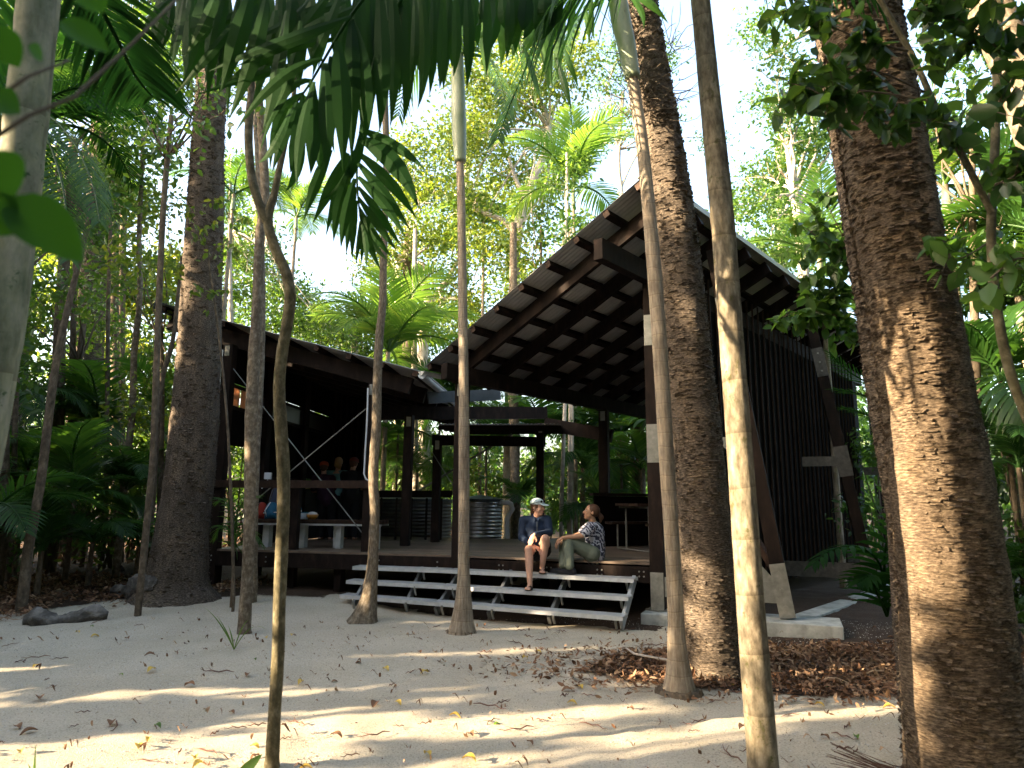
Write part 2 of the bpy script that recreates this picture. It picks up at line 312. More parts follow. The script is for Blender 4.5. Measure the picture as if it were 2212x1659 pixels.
def groundmat():
    m, n, out = mat_new('sand_ground'); b = N(n, 'ShaderNodeBsdfPrincipled'); vec = coords(n, 'Object')
    f1 = noise_n(n, vec, 1.3, 5); f2 = noise_n(n, vec, 75, 3, .7); f3 = noise_n(n, vec, 190, 2, .6)
    c1 = ramp(n, f1, [(.3, (.45, .39, .30)), (.7, (.54, .475, .38))])
    c2 = ramp(n, f2, [(.33, (.45, .43, .42)), (.45, (.92, .92, .92)), (.62, (1.1, 1.1, 1.08)), (.75, (1.35, 1.33, 1.3))])
    mm = N(n, 'ShaderNodeMixRGB'); mm.blend_type = 'MULTIPLY'; mm.inputs[0].default_value = .75; n.links.new(c1, mm.inputs[1]); n.links.new(c2, mm.inputs[2])
    at_ = n.nodes.new('ShaderNodeAttribute'); at_.attribute_name = 'soil_and_shade'
    fe = noise_n(n, vec, 3.5, 6, .7)
    ms = N(n, 'ShaderNodeMath', operation='MULTIPLY_ADD'); n.links.new(fe, ms.inputs[0]); ms.inputs[1].default_value = .9; n.links.new(at_.outputs['Fac'], ms.inputs[2])
    mk = ramp(n, ms.outputs[0], [(.82, (0, 0, 0)), (1.0, (1, 1, 1))])
    soil_and_shade = ramp(n, f2, [(.3, (.02, .013, .009)), (.6, (.07, .045, .03)), (.8, (.13, .09, .06))])
    mx = N(n, 'ShaderNodeMixRGB'); n.links.new(mk, mx.inputs[0]); n.links.new(mm.outputs[0], mx.inputs[1]); n.links.new(soil_and_shade, mx.inputs[2])
    n.links.new(mx.outputs[0], b.inputs['Base Color']); b.inputs['Roughness'].default_value = .95; b.inputs['Specular IOR Level'].default_value = .15
    a2 = N(n, 'ShaderNodeMath', operation='ADD'); n.links.new(f2, a2.inputs[0]); n.links.new(f3, a2.inputs[1])
    bu = N(n, 'ShaderNodeBump'); bu.inputs['Strength'].default_value = .55; bu.inputs['Distance'].default_value = .02
    n.links.new(a2.outputs[0], bu.inputs['Height']); n.links.new(bu.outputs[0], b.inputs['Normal']); n.links.new(b.outputs[0], out.inputs[0]); return m
M['ground'] = groundmat()
def plain(name, c, rough=.7, spec=.3, metal=0):
    d = tuple(x * .8 for x in c); return surf(name, [(.3, d), (.7, c)], (1, 1, 1), 12, rough, metal=metal, bump=.15, bdist=.004, spec=spec)
# ------------------------------------------------------------------ ground sheet
def axis(lo, hi, fine_lo, fine_hi, st, big):
    a = list(np.arange(fine_lo, fine_hi, st)); x = fine_lo; s = st
    while x > lo: s *= 1.25; x -= s; a.insert(0, x)
    x = a[-1]; s = st
    while x < hi: s *= 1.25; x += s; a.append(x)
    return a
gx = axis(-160, 160, -8, 8, .08, 0); gy = axis(-60, 220, 1.5, 13, .08, 0)
V = []; soil_and_shade = []
A0, B0, G0 = onz(658, 563, .78), onz(459, 555, .78), onz(214, 548.5, .78); f0 = (B0 - A0).normalized(); n_0 = Vector((f0.y, -f0.x, 0)); n_0 = n_0 if n_0.y < 0 else -n_0; g0_ = (G0 - B0).normalized(); n_1 = Vector((g0_.y, -g0_.x, 0)); n_1 = n_1 if n_1.y < 0 else -n_1
for y in gy:
    for x in gx:
        z = gz(x, y)
        if 1.5 < y < 13 and abs(x) < 8: z += .022 * noise.noise(Vector((x * 3.1, y * 3.1, 4))) + .013 * noise.noise(Vector((x * 7, y * 7, 9))) + .006 * noise.noise(Vector((x * 15, y * 15, 1)))
        V.append((x, y, z))
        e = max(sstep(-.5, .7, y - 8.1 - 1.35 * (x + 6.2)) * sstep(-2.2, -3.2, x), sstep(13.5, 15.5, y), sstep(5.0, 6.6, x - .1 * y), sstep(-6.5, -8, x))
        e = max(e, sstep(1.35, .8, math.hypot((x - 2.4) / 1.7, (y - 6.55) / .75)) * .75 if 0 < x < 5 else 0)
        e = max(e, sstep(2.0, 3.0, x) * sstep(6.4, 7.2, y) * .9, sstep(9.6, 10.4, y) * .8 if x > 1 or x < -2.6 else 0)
        if 7 < y < 16 and abs(x) < 8:  # ground under deck and stair painted dark as if shaded
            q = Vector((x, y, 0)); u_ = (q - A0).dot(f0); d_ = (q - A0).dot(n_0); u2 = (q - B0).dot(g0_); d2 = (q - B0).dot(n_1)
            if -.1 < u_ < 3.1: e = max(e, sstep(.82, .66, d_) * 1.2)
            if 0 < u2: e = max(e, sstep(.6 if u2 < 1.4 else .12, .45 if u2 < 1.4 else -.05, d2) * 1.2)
        soil_and_shade.append(e)
nx = len(gx); Q = np.array([(j * nx + i, j * nx + i + 1, (j + 1) * nx + i + 1, (j + 1) * nx + i) for j in range(len(gy) - 1) for i in range(nx - 1)])
ground = npmesh('ground', np.array(V), Q, M['ground'], None, True); tag(ground, kind='structure')
at_ = ground.data.attributes.new('soil_and_shade', 'FLOAT', 'POINT'); at_.data.foreach_set('value', np.array(soil_and_shade, np.float32))
# ================================================================== PAVILION
D = 0.78                                       # deck height
A = onz(658, 563, D); B = onz(459, 555, D); I = onz(367, 551.5, D); G = onz(214, 548.5, D)
SA = 41.0; S = Vector((math.sin(R(SA)), math.cos(R(SA)), 0))          # depth direction of the right wing
fA = (B - A); fA.z = 0; fA.normalize(); nA = Vector((fA.y, -fA.x, 0)); nA = nA if nA.y < 0 else -nA
uL = (G - I); uL.z = 0; uL.normalize(); nL = Vector((uL.y, -uL.x, 0)); nL = nL if nL.y < 0 else -nL; SL = -nL
SL = Matrix.Rotation(R(3), 3, 'Z') @ SL
BAY = 3.8
Ap = along(A, S, 598, 249); Bp = along(B, S, 444, 371)
UP = Vector((0, 0, 1))
pav = empty('timber_pavilion', (A.x, A.y, 0), 'dark timber open pavilion with a V shaped corrugated roof behind the palm trunks', 'pavilion')
def P(name, mb, mat, parent=None, **kw): return mb.build(name, M[mat], parent or pav, **kw)
# --- right roof
u0 = (Ap - Bp); n0 = u0.cross(S).normalized(); n0 = n0 if n0.z > 0 else -n0
def onplane(px, py, off):
    r = ray(px, py); q = Ap + n0 * off; return C0 + r * ((q - C0).dot(n0) / r.dot(n0))
SH = .42
Apx = onplane(649, 171, SH); Vf = onplane(424, 367, SH)
ud = (Apx - Vf); WR = ud.length; ud.normalize(); LS = 12.2
def corr(name, P0, du, W_, dv, L_, nrm, mat, parent, amp=.009, lam=.076, th=.004):
    """corrugated sheet: ribs run along du, waves across dv"""
    n = int(L_ / lam * 6); off = WL[parent.name]; V = []; 
    for s_ in (1, 0):
        for a in (0, W_):
            for i in range(n + 1):
                t = i / n * L_; p = P0 + du * a + dv * t + nrm * (amp * math.sin(2 * math.pi * t / lam) - th * (1 - s_)) - off
                V.append(tuple(p))
    m = n + 1; Q = [(i, i + 1, m + i + 1, m + i) for i in range(n)] + [(2 * m + i, 3 * m + i, 3 * m + i + 1, 2 * m + i + 1) for i in range(n)]
    Q += [(i, 2 * m + i, 2 * m + i + 1, i + 1) for i in range(n)] + [(m + i, m + i + 1, 3 * m + i + 1, 3 * m + i) for i in range(n)]
    Q += [(0, m, 3 * m, 2 * m), (n, 2 * m + n, 3 * m + n, m + n)]
    return npmesh(name, np.array(V), np.array(Q), M[mat], parent, True)
corr('roof_sheet', Vf, ud, WR, S, LS, n0, 'tin', pav)
NP = 9
purl_t = [(.10 + i * (WR - .30) / (NP - 1)) for i in range(NP)]
for t in purl_t:
    mb = MB(); p = Vf + ud * t + n0 * (-.055); mb.beam(p + S * .02, p + S * (LS - .02), .085, .085, n0); o = P('purlin', mb, 'timber')
    e = MB(); e.beam(p + S * .012, p + S * .0195, .083, .083, n0); e.build('end_cut', M['timber_red'], o)
for k in range(15):
    s_ = .42 + k * .8
    if s_ > LS - .2: break
    mb = MB(); p = Vf + S * s_ + n0 * (-.20); mb.beam(p + ud * .12, p + ud * (WR - .04), .07, .20, n0); P('rafter', mb, 'timber')
mb = MB(); mb.beam(Ap, Ap + S * 11.6, .13, .27); P('roof_beam', mb, 'timber', bevel=.006)
mb = MB(); mb.beam(Bp, Bp + S * 11.6, .13, .24); P('roof_beam', mb, 'timber', bevel=.006)
# cream flashing along the high edge, angle trim
mb = MB(); q = Apx + ud * .012; mb.beam(q - S * .02 - n0 * .05, q + S * LS - n0 * .05, .012, .15, n0); P('edge_flashing', mb, 'flash')
mb = MB(); q = Apx - ud * .08 + n0 * .02; mb.beam(q - S * .02, q + S * LS, .16, .006, n0); P('edge_cap', mb, 'flash')
# --- posts
def post(p, z0, z1, w_=.17, d_=.17, ax=None, name='post', mat='timber', parent=None):
    ax = ax or fA; mb = MB(); mb.beam((p.x, p.y, z0), (p.x, p.y, z1), w_, d_, Vector((ax.y, -ax.x, 0))); return P(name, mb, mat, parent, bevel=.006)
def bolt(p, nrm, r=.014, parent=None):
    mb = MB(); p = Vector(p); n_ = Vector(nrm).normalized(); mb.tube([p, p + n_ * .014], r, 6); return P('bolt', mb, 'steel', parent)
def plate(p, c0, wx, hz, nrm, bolts=3, name='steel_plate', r=.016, mat='steel'):
    """steel plate facing nrm, centred at p"""
    n_ = Vector(nrm).normalized(); t = n_.cross(UP)
    mb = MB(); mb.beam(p - UP * hz / 2, p + UP * hz / 2, wx, .01, n_); o = P(name, mb, mat, bevel=.002)
    for i in range(bolts): bolt(p + n_ * .005 + UP * hz * (((i + .5) / bolts) - .5), n_, r, o)
    return o
for k in range(4):
    a = A + S * BAY * k
    post(a, .22, Ap.z - .12, .18, .2)
    fc = a + nA * .103
    for z, h, b in ((.42, .46, 3), (2.28, .50, 3), (3.80, .42, 2)):
        plate(Vector((fc.x, fc.y, z + .02)), 0, .165, h, nA, b)
    mb = MB(); mb.box((a.x, a.y, .21), (.24, .24, .02), Matrix.Rotation(R(-57), 3, 'Z')); P('base_plate', mb, 'steel')
for k in range(3):
    b = B + S * BAY * k
    post(b, .12 if k == 0 else D, Bp.z - .11)
    fc = b + nA * .088; plate(Vector((fc.x, fc.y, Bp.z - .24)), 0, .09, .18, nA, 2, r=.011)
# splayed legs with steel shoes
Lb = onz(788, 617, .22); dleg = (Lb - A); dleg.z = 0; dleg.normalize()
Lt = along(A, dleg, 713, 252)
for k in range(3):
    b0 = Lb + S * BAY * k; t0 = Lt + S * BAY * k; dd = (t0 - b0).normalized()
    mb = MB(); mb.beam(b0, t0, .17, .21, Vector((dleg.y, -dleg.x, 0))); leg = P('splayed_leg', mb, 'timber', bevel=.006)
    nn = Vector((dleg.y, -dleg.x, 0)); nn = nn if nn.y < 0 else -nn
    for (s0, s1, nb) in ((.0, .62, 3), (3.5, 4.0, 3)):
        mb = MB(); c0 = b0 + nn * .112; mb.beam(c0 + dd * s0, c0 + dd * s1, .012, .165, dd.cross(nn)); 
        mb2 = MB(); mb2.beam(c0 + dd * s0, c0 + dd * s1, .178, .012, nn); o = P('steel_shoe' if s0 == 0 else 'steel_plate', mb2, 'steel' if k == 0 else 'steel_shaded', bevel=.002)
        for i in range(nb): bolt(c0 + dd * (s0 + (s1 - s0) * (i + .6) / (nb + .2)) + nn * .006, nn, .03 if s0 == 0 else .016, o)
    if k:
        c_ = b0 + dd * (2.05) + nn * .11; mb = MB(); mb.beam(c_ - dd * .25, c_ + dd * .25, .22, .012, nn); mb.beam(c_ - dleg * .05 + nn * .003, c_ - dleg * .62 + nn * .003, .014, .16); P('tee_plate', mb, 'steel_shaded')
    # ties between post and leg
    a = A + S * BAY * k
    for z in ((.50, 2.28) if k == 0 else (.50,)):
        f = (z - b0.z) / dd.z; p1 = b0 + dd * f + nn * .085; p0 = Vector((a.x, a.y, z)) + nn * .085
        mb = MB(); mb.beam(p0, p1, .012, .15 if z > 1 else .24); P('steel_tie', mb, 'steel' if k == 0 else 'steel_shaded')
    if k: continue
    mb = MB(); p1 = b0 + dd * .9 + nn * .07; p0 = b0 - dleg * .62 + nn * .07; mb.beam(p0 + UP * .9, b0 + nn * .07 + UP * .25 - dleg * .05, .012, .12); P('gusset_strip', mb, 'steel' if k == 0 else 'steel_shaded')
    # cross tie and diagonal stay on the wall side
    mb = MB(); p0 = Vector((a.x, a.y, 1.9)) + S * 1.0 + dleg * .35; p1 = b0 + dd * .35 + S * .1; mb.beam(p0, p1, .06, .09); P('diagonal_stay', mb, 'timber_red')
# slatted side wall
wo = dleg * .22
mb = MB(); mb2 = MB()
def roof_z(p):   # underside height of the purlins above a plan point
    q = Apx - n0 * .13; return q.z - ((p.x - q.x) * n0.x + (p.y - q.y) * n0.y) / n0.z
w0 = .35; w1 = 9.2
for i in range(int((w1 - w0) / .24)):
    p = A + wo + S * (w0 + i * .24); z1 = roof_z(p) - .16
    mb.beam((p.x, p.y, .30), (p.x, p.y, z1), .055, .028, dleg)
    mb2.add([], [])
p = A + wo + S * (w0 - .03) - dleg * .03; q = A + wo + S * w1 - dleg * .03
mb2.beam((p.x, p.y, 2.35), (q.x, q.y, 2.35), .02, 4.1)
P('wall_batten_screen', mb, 'timber_red'); P('wall_cladding', mb2, 'black_panel')
# footings
def pad(c, u_, wu, v_, wv, z0, z1, name='concrete_footing'):
    c = Vector(c); mb = MB(); pts = [c + u_ * (sx * wu / 2) + v_ * (sy * wv / 2) for sx, sy in ((-1, -1), (1, -1), (1, 1), (-1, 1))]
    mb.prism([(p.x, p.y) for p in pts], z0, z1); return P(name, mb, 'concrete', bevel=.012)
vv = Vector((dleg.y, -dleg.x, 0))
for k in range(1):
    c = (A + Lb) / 2 + S * BAY * k + dleg * .2; pad(c, dleg, 2.25, vv, .66, -.3, .2)
c = A + S * 5.6 + dleg * 1.3; pad(c, S, 10.2, dleg, .3, -.3, .09, 'concrete_strip')
c = onz(320, 585, .12) + Vector((0, .35, 0)); pad(c, uL, 1.75, SL, .6, -.3, .17)
c = onz(208, 579, .15) + Vector((0, .3, 0)); pad(c, uL, .45, SL, .5, -.3, .24)
c = B + S * .3; pad(c, fA, .6, nA, .6, -.3, .13)
# --- deck: two wings, boards run parallel to the front edges
def edgept(P0, n_, o): return P0 + n_ * o
deckpoly = [A + nA * -.02, B, I, G, G + SL * 5.3, B + S * 4.4 - Vector((1.2, 0, 0)) , B + S * 4.0, A + S * 11.4]
def board_strip(name, P0, du, L0, dv, n, bw=.138, gap=.006, clip=None):
    mb = MB()
    for i in range(n):
        a = P0 + dv * (i * (bw + gap) + bw / 2); l0, l1 = (L0 if not clip else clip(i))
        mb.beam(a + du * l0 + UP * -.014, a + du * l1 + UP * -.014, bw, .028)
    return mb.build(name, M['deck'], pav)
Bk = B.copy()
hw = (A - B).length
# right wing boards (parallel to A-B); both wings meet on the mitre at B
TH = math.tan(nA.angle(Vector((G.y - B.y, B.x - G.x, 0)) if (B.x - G.x) < 0 else Vector((-(G.y - B.y), -(B.x - G.x), 0))) / 2)
def clipR(i):
    # left limit is the bisector at B, right limit is the side wall
    t = i * .144; sk = t / max(.05, (-nA).dot(S)); xr = (S.dot(-fA)) * sk
    return (-t * TH + .003, hw + xr + .05)
board_strip('deck_boards', B + nA * .05, -fA, None, -nA, 62, clip=clipR)
lw = (G - B).dot(uL)
def clipL(i):
    t = i * .144; return (-t * TH + .003, (G - B).length + .05)
pB = B + nL * .05
gdir = (G - B); gdir.z = 0; gdir.normalize(); gn = Vector((gdir.y, -gdir.x, 0)); gn = gn if gn.y < 0 else -gn
board_strip('deck_boards', B + gn * .05, gdir, None, -gn, 34, clip=clipL)
# edge boards and bearers
mb = MB(); mb.beam(A + nA * .04 - UP * .15 + fA * .09, B + nA * .04 - UP * .15 - fA * .02, .05, .2); ear = P('deck_bearer', mb, 'timber', bevel=.004)
for t in (.2, .75, 1.45, 2.15, 2.75):
    for dz in (-.11, -.17):
        for dx in (-.03, .03): bolt(A + fA * (t + dx) + nA * .066 + UP * dz, nA, .011, ear)
mb = MB(); mb.beam(B + gn * .04 - UP * .14, G + gn * .04 + gdir * .25 - UP * .14, .05, .22); ear = P('deck_bearer', mb, 'timber', bevel=.004)
for t in (.3, 1.2, 3.05, 4.0):
    for dz in (-.10, -.17): bolt(B + gdir * t + gn * .066 + UP * dz, gn, .012, ear)
for k in range(1, 6):
    mb = MB(); p = B - gn * (.8 * k) - UP * .14; mb.beam(p, p + gdir * 4.3, .05, .2); P('deck_joist', mb, 'timber')
for p in (B + gdir * 1.9 - gn * .1, G - gn * .1, B + gdir * 3.0 - gn * 2.2, A + fA * 1.5 - nA * .3, A + fA * 1.2 - nA * 2, B - gn * 2.6 + gdir * .5):
    post(Vector((p.x, p.y, 0)), 0, D - .26, .12, .12, name='stump')
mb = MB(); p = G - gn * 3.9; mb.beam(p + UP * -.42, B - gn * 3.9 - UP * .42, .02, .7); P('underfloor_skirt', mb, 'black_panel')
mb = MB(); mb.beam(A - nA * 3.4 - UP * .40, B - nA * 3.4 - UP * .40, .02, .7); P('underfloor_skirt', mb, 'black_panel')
# --- left wing
VL = Vf - n0 * .06 - ud * .05 + S * .05
EL = along(VL, uL, 157, 303); ul = (EL - VL); WLn = ul.length; ul.normalize(); nl = SL.cross(ul).normalized(); nl = nl if nl.z > 0 else -nl
Lw = 5.6
corr('roof_sheet', VL, ul, WLn, SL, Lw, nl, 'tin', pav)
for i in range(9):
    p = VL + ul * (.16 + i * (WLn - .3) / 8) - nl * .055; mb = MB(); mb.beam(p + SL * .02, p + SL * (Lw - .02), .085, .085, nl); o = P('purlin', mb, 'timber')
    e = MB(); e.beam(p + SL * .012, p + SL * .0195, .083, .083, nl); e.build('end_cut', M['timber_red'], o)
for k in range(6):
    p = VL + SL * (.33 + k * 1.0) - nl * .23; mb = MB(); mb.beam(p + ul * .25, p + ul * (WLn - .12), .09, .26, nl); P('rafter', mb, 'timber')
mb = MB(); q = EL + nl * -.03; mb.beam(q - SL * .05, q + SL * Lw, .02, .16, nl); P('edge_flashing', mb, 'gutter')
mb = MB(); q = EL + nl * .01 - ul * .2; mb.beam(q - SL * .05, q + SL * Lw, .36, .006, nl); P('edge_cap', mb, 'gutter')
def zl(p): q = VL - nl * .36; return q.z - ((p.x - q.x) * nl.x + (p.y - q.y) * nl.y) / nl.z
for (p, w_) in ((G, .17), (I, .15)):
    post(p, .25, zl(p), w_, .15, uL); fc = p + gn * .08
    plate(Vector((fc.x, fc.y, zl(p) - .11)), 0, .085, .17, gn, 2, r=.011)
H = onz(292, 549.5, D)
post(H, 0.0, D + 1.02, .17, .12, uL)
mb = MB(); mb.beam(I + gn * .1 + UP * 1.0 - uL * .05, G + gn * .1 + UP * 1.0 + uL * .12, .06, .115); P('hand_rail', mb, 'timber_red', bevel=.005)
# back posts of the left wing
Gb = G + SL * 4.9
for t in (1.45, 3.2, 4.9):
    p = G + SL * t; post(p, 0, zl(p), .17, .17, uL)
E = onz(405, 545.8, D); Fp = onz(435, 542, D); Cp = onz(540, 541.2, D); Dp = onz(603.5, 543.7, D)
for p, zt in ((E, 3.05), (Fp, 2.75), (Cp, 3.15), (Dp, 3.0)):
    post(p, D, zt, .15, .15, uL); fc = p - UP * 0 + Vector((0, -.08, 0)); plate(Vector((fc.x, fc.y, zt - .12)), 0, .08, .17, Vector((0, -1, 0)), 2, r=.01)
# side wall of the left wing: cladding, clerestory panes, lower slats
wa = G + SL * 1.30 + uL * .02; wb = G + SL * 5.0 + uL * .02
mb = MB(); mb.beam(wa + UP * 1.72, wb + UP * 1.72, .03, 1.05); P('wall_cladding', mb, 'black_panel')
mb = MB(); mb.beam(G + UP * 1.95 + SL * .1, wa + UP * 1.95, .03, .62); P('wall_cladding', mb, 'black_panel')
mb = MB(); mb.beam(wa + UP * .06 , wb + UP * .06, .03, .2); P('wall_rail', mb, 'timber')
mb = MB()
for i in range(26):
    p = wa + SL * (.07 + i * .142); mb.beam(p + UP * .05, p + UP * 1.25, .025, .10, SL)
P('wall_slats', mb, 'timber_red')
mb = MB(); mb.beam(wa - uL * -.04 + UP * .6, wb + uL * .04 + UP * .6, .01, 1.2); P('wall_backing', mb, 'black_panel')
def panemat():
    m, n, out = mat_new('louvre_glass'); b = N(n, 'ShaderNodeBsdfPrincipled'); b.inputs['Base Color'].default_value = (.55, .30, .18, 1)
    b.inputs['Roughness'].default_value = .4; t = N(n, 'ShaderNodeBsdfTranslucent'); t.inputs[0].default_value = (.8, .5, .32, 1)
    mx = N(n, 'ShaderNodeMixShader'); mx.inputs[0].default_value = .55; n.links.new(b.outputs[0], mx.inputs[1]); n.links.new(t.outputs[0], mx.inputs[2]); n.links.new(mx.outputs[0], out.inputs[0]); return m
M['pane'] = panemat(); M['shaded_pane'] = plain('shaded_glass', (.035, .025, .02), .3)  # panes beyond the lit end coloured dark to stand for shade
for i in range(19):
    p = G + SL * (.22 + i * .255); z1 = 3.24
    mb = MB(); mb.beam(p + UP * 2.44, p + SL * (.2 if i < 3 else .252) + UP * 2.44, .012, .36); P('clerestory_pane', mb, 'pane' if i < 3 else 'shaded_pane')
mb = MB()
for z in (2.26, 2.62): mb.beam(G + UP * (z), G + UP * (z) + SL * 5.05, .05, .06)
P('clerestory_frame', mb, 'timber')
mb = MB(); mb.beam(G + UP * 2.98, G + UP * 2.98 + SL * 5.05, .04, .62); P('wall_cladding', mb, 'black_panel')
# end wall at the back of the wing
mb = MB()
for i in range(6):
    p = Gb - uL * (i * .14 + .05); mb.beam((p.x, p.y, D), (p.x, p.y, zl(p)), .10, .025, uL)
P('wall_slats', mb, 'timber')
mb = MB(); mb.beam(Gb - uL * -.1 + UP * 1.6 + SL * .05, Gb - uL * .82 + UP * 1.6 + SL * .05, .03, 3.6); P('wall_cladding', mb, 'black_panel')
# cables
mb = MB(); mb.tube([along(G, uL, 228, 362), along(G, uL, 363, 534)], .009, 6); P('bracing_cable', mb, 'cable')
mb = MB(); mb.tube([along(G, uL, 367, 408), along(G, uL, 222, 528)], .009, 6); P('bracing_cable', mb, 'cable')
mb = MB(); mb.tube([at(410, 496, 14.2), at(512, 434, 14.2)], .022, 8); P('stay_rod', mb, 'cable')
mb = MB(); mb.tube([at(432, 452, 13.3), at(462, 500, 13.3)], .010, 8); P('bracing_cable', mb, 'cable')
# conduit on the rail post
mb = MB(); q = [at(368, 388, I.y - .12), at(367, 420, I.y - .12), at(364, 474, I.y - .12), at(366, 479, I.y - .12), at(369, 481, I.y - .12)]; mb.tube(q, .013, 8); P('conduit', mb, 'pvc')
# back roof with beams and gutter
def hb(p0, p1, w_, h, name='roof_beam', mat='timber'): mb = MB(); mb.beam(p0, p1, w_, h); return P(name, mb, mat)
hb(at(382, 413, E.y), at(546, 413, Cp.y), .1, .24); hb(at(432, 440, Fp.y + .1), at(545, 442, Cp.y + .1), .1, .2); hb(at(545, 424, Cp.y), at(612, 436, Dp.y), .1, .26)
q0 = at(436, 424, 12.6); q1 = at(560, 424, 13.2); 
sl = Vector((.12, 1.0, .06)).normalized(); dx_ = (q1 - q0); Lx = dx_.length; dx_.normalize(); dn = dx_.cross(sl).normalized()
corr('roof_sheet', q0, sl, 2.6, dx_, Lx, dn, 'tin', pav)
for i in range(5):
    p = q0 + sl * (.2 + i * .5) - UP * .06; hb(p, p + dx_ * Lx, .06, .08, 'purlin')
gt0 = at(428, 398, 11.6); gt1 = at(500, 394.5, 12.3); hb(gt0, gt1, .05, .20, 'gutter', 'gutter')
g2 = onplane(445, 378, .3); 
# valley gutter: half-round along the low edge of each roof
def gutter(p0, d, L_, r=.065):
    mb = MB(); n = 10; V = []
    a = Vector((d.y, -d.x, 0)).normalized()
    for e in (0, L_):
        for rr in (r, r - .006):
            for i in range(n + 1):
                th = math.pi * i / n; V.append(p0 + d * e + a * rr * math.cos(th) - UP * rr * math.sin(th))
    m = n + 1; F_ = []
    for i in range(n):
        F_ += [(i, i + 1, 2 * m + i + 1, 2 * m + i), (m + i, 3 * m + i, 3 * m + i + 1, m + i + 1), (i, m + i, m + i + 1, i + 1), (2 * m + i, 2 * m + i + 1, 3 * m + i + 1, 3 * m + i)]
    F_.append(tuple(range(0, m))) 
    mb.add(V, F_); return P('valley_gutter', mb, 'alu', smooth=False)
gutter(Vf - UP * .03 - ud * .07, S, 9); gutter(VL + ul * .08 - UP * .05 - ul * .02, SL, 5.4)
# balustrade at the back (wide boards), dark low wall behind the table
r0 = at(362, 494, 14.0); r1 = at(452, 494, 14.3); hb(r0, r1, .07, .14, 'back_rail')
mb = MB(); 
for i in range(6):
    p = r0.lerp(r1, (i + .3) / 6); mb.beam((p.x, p.y, D), (p.x, p.y, r0.z - .07), .12, .04, (r1 - r0))
P('back_balusters', mb, 'timber')
lw0 = at(594, 490, 12.3); lw1 = at(652, 490, 12.9)
mb = MB(); mb.beam((lw0.x, lw0.y, D + .44), (lw1.x, lw1.y, D + .44), .05, .88); P('low_screen_wall', mb, 'black_panel')
hb(Vector((lw0.x - .05, lw0.y, D + .91)), Vector((lw1.x, lw1.y, D + .91)), .14, .05, 'screen_cap')

# ================================================================== STAIR
st = empty('aluminium_stair', (.6, 8.4, .05), 'three long silver metal treads stepping up to the timber deck', 'stair')
R_ = .165
def kline(off):   # front edge of a tread set off from the deck edge, with its kink near post B
    a = A + nA * off + fA * .22; kdir = (nA + gn).normalized(); kp = B + kdir * (off / kdir.dot(nA)) + fA * .0; c = kp + gdir * (1.42) - gn * (.34 * max(0, off - .44) / .6 + .05) ; kp = kp - gn * (.10 * max(0, off - .44) / .6)
    return a, kp, c
for i in range(3):
    off = .44 + .30 * i; z = D - R_ * (i + 1) - .015 * i; a, kp, c = kline(off)
    if i: a = a - fA * 0
    rows = [(a, kp, nA), (kp, c, gn)]
    mb = MB()
    for (p, q, n_) in rows:
        p = Vector((p.x, p.y, z)); q = Vector((q.x, q.y, z))
        for r_ in range(4):
            o_ = -n_ * (.03 + r_ * .064); mb.beam(p + o_ - UP * .006, q + o_ - UP * .006, .058, .012)
        mb.beam(p - UP * .024, q - UP * .024, .01, .048); mb.beam(p - n_ * .24 - UP * .022, q - n_ * .24 - UP * .022, .01, .04)
    t = mb.build('tread', M['alu'], st)
    for j, s_ in enumerate((.10, .85, 1.65, 2.35)):
        p = Vector((a.x, a.y, z)) + fA * s_ - nA * .05
        mb = MB(); mb.tube([p - UP * .03, p - UP * .07, p - nA * .05 - UP * .15], .016, 6); mb.build('bracket', M['steel'], st)
    for s_ in (.35, 1.1):
        p = Vector((kp.x, kp.y, z)) + gdir * s_ - gn * .05
        mb = MB(); mb.tube([p - UP * .03, p - UP * .07, p - gn * .05 - UP * .15], .016, 6); mb.build('bracket', M['steel'], st)
for s_ in (.06, .95, 1.75, 2.5):
    a = A + fA * (.22 + s_); mb = MB(); p1 = a + nA * .12; p1.z = D - .20; p0 = a + nA * .86; p0.z = .12
    mb.beam(p1, p0, .04, .11); mb.build('stringer', M['alu' if s_ < .1 else 'steel_mid'], st)
for s_ in (.5, 1.25):
    a = B + gdir * s_; mb = MB(); p1 = a + gn * .12; p1.z = D - .20; p0 = a + gn * .72; p0.z = .14
    mb.beam(p1, p0, .04, .10); mb.build('stringer', M['steel_mid'], st)
# ================================================================== THINGS ROUND THE PAVILION
M['zinc_dull'] = surf('dark_zinc', [(.3, (.10, .095, .09)), (.7, (.17, .165, .16))], (1, 1, 1), 5, .5, metal=.4, bump=0)  # darker zinc tone for the wide tank
def tank(c, r, z0, z1, label, name='water_tank', mt='zinc'):
    t = empty(name, (c.x, c.y, z0), label, 'water tank', 'corrugated tanks behind the deck')
    mb = MB(); prof = []; n = int((z1 - z0) / .076); 
    for i in range(n * 6 + 1): z = z0 + (z1 - z0) * i / (n * 6); prof.append((r + .012 * math.sin(2 * math.pi * i / 6), z))
    mb.lathe((c.x, c.y, 0), prof, 48); mb.build('tank_wall', M[mt], t, smooth=True)
    mb = MB(); mb.lathe((c.x, c.y, z1), [(r + .02, -.02), (r + .02, .025), (.02, .12)], 48); mb.build('tank_lid', M['gutter'], t)
c = at(480, 520, 15.4); tank(c, .49, 0, at(474, 500, 14.9).z, 'small round corrugated steel water tank beside the white pipe')
c = at(404, 520, 16.6); tank(c, 1.12, 0, at(404, 500, 15.6).z, 'wide corrugated steel water tank behind the dark balustrade', mt='zinc_dull')
def px2(x, y): return (x * .3015 / 2.32 , y)
q = [at(x, y, 15.2) for x, y in ((499, 502.5), (508, 502.5), (511, 504), (512.5, 509), (509, 514), (507, 520), (506.8, 545), (506.8, 565))]
mb = MB(); mb.tube(q, .055, 14); tag(mb.build('drain_pipe', M['pvc'], None, smooth=True), 'white plastic pipe bending down beside the small round tank', 'pipe')
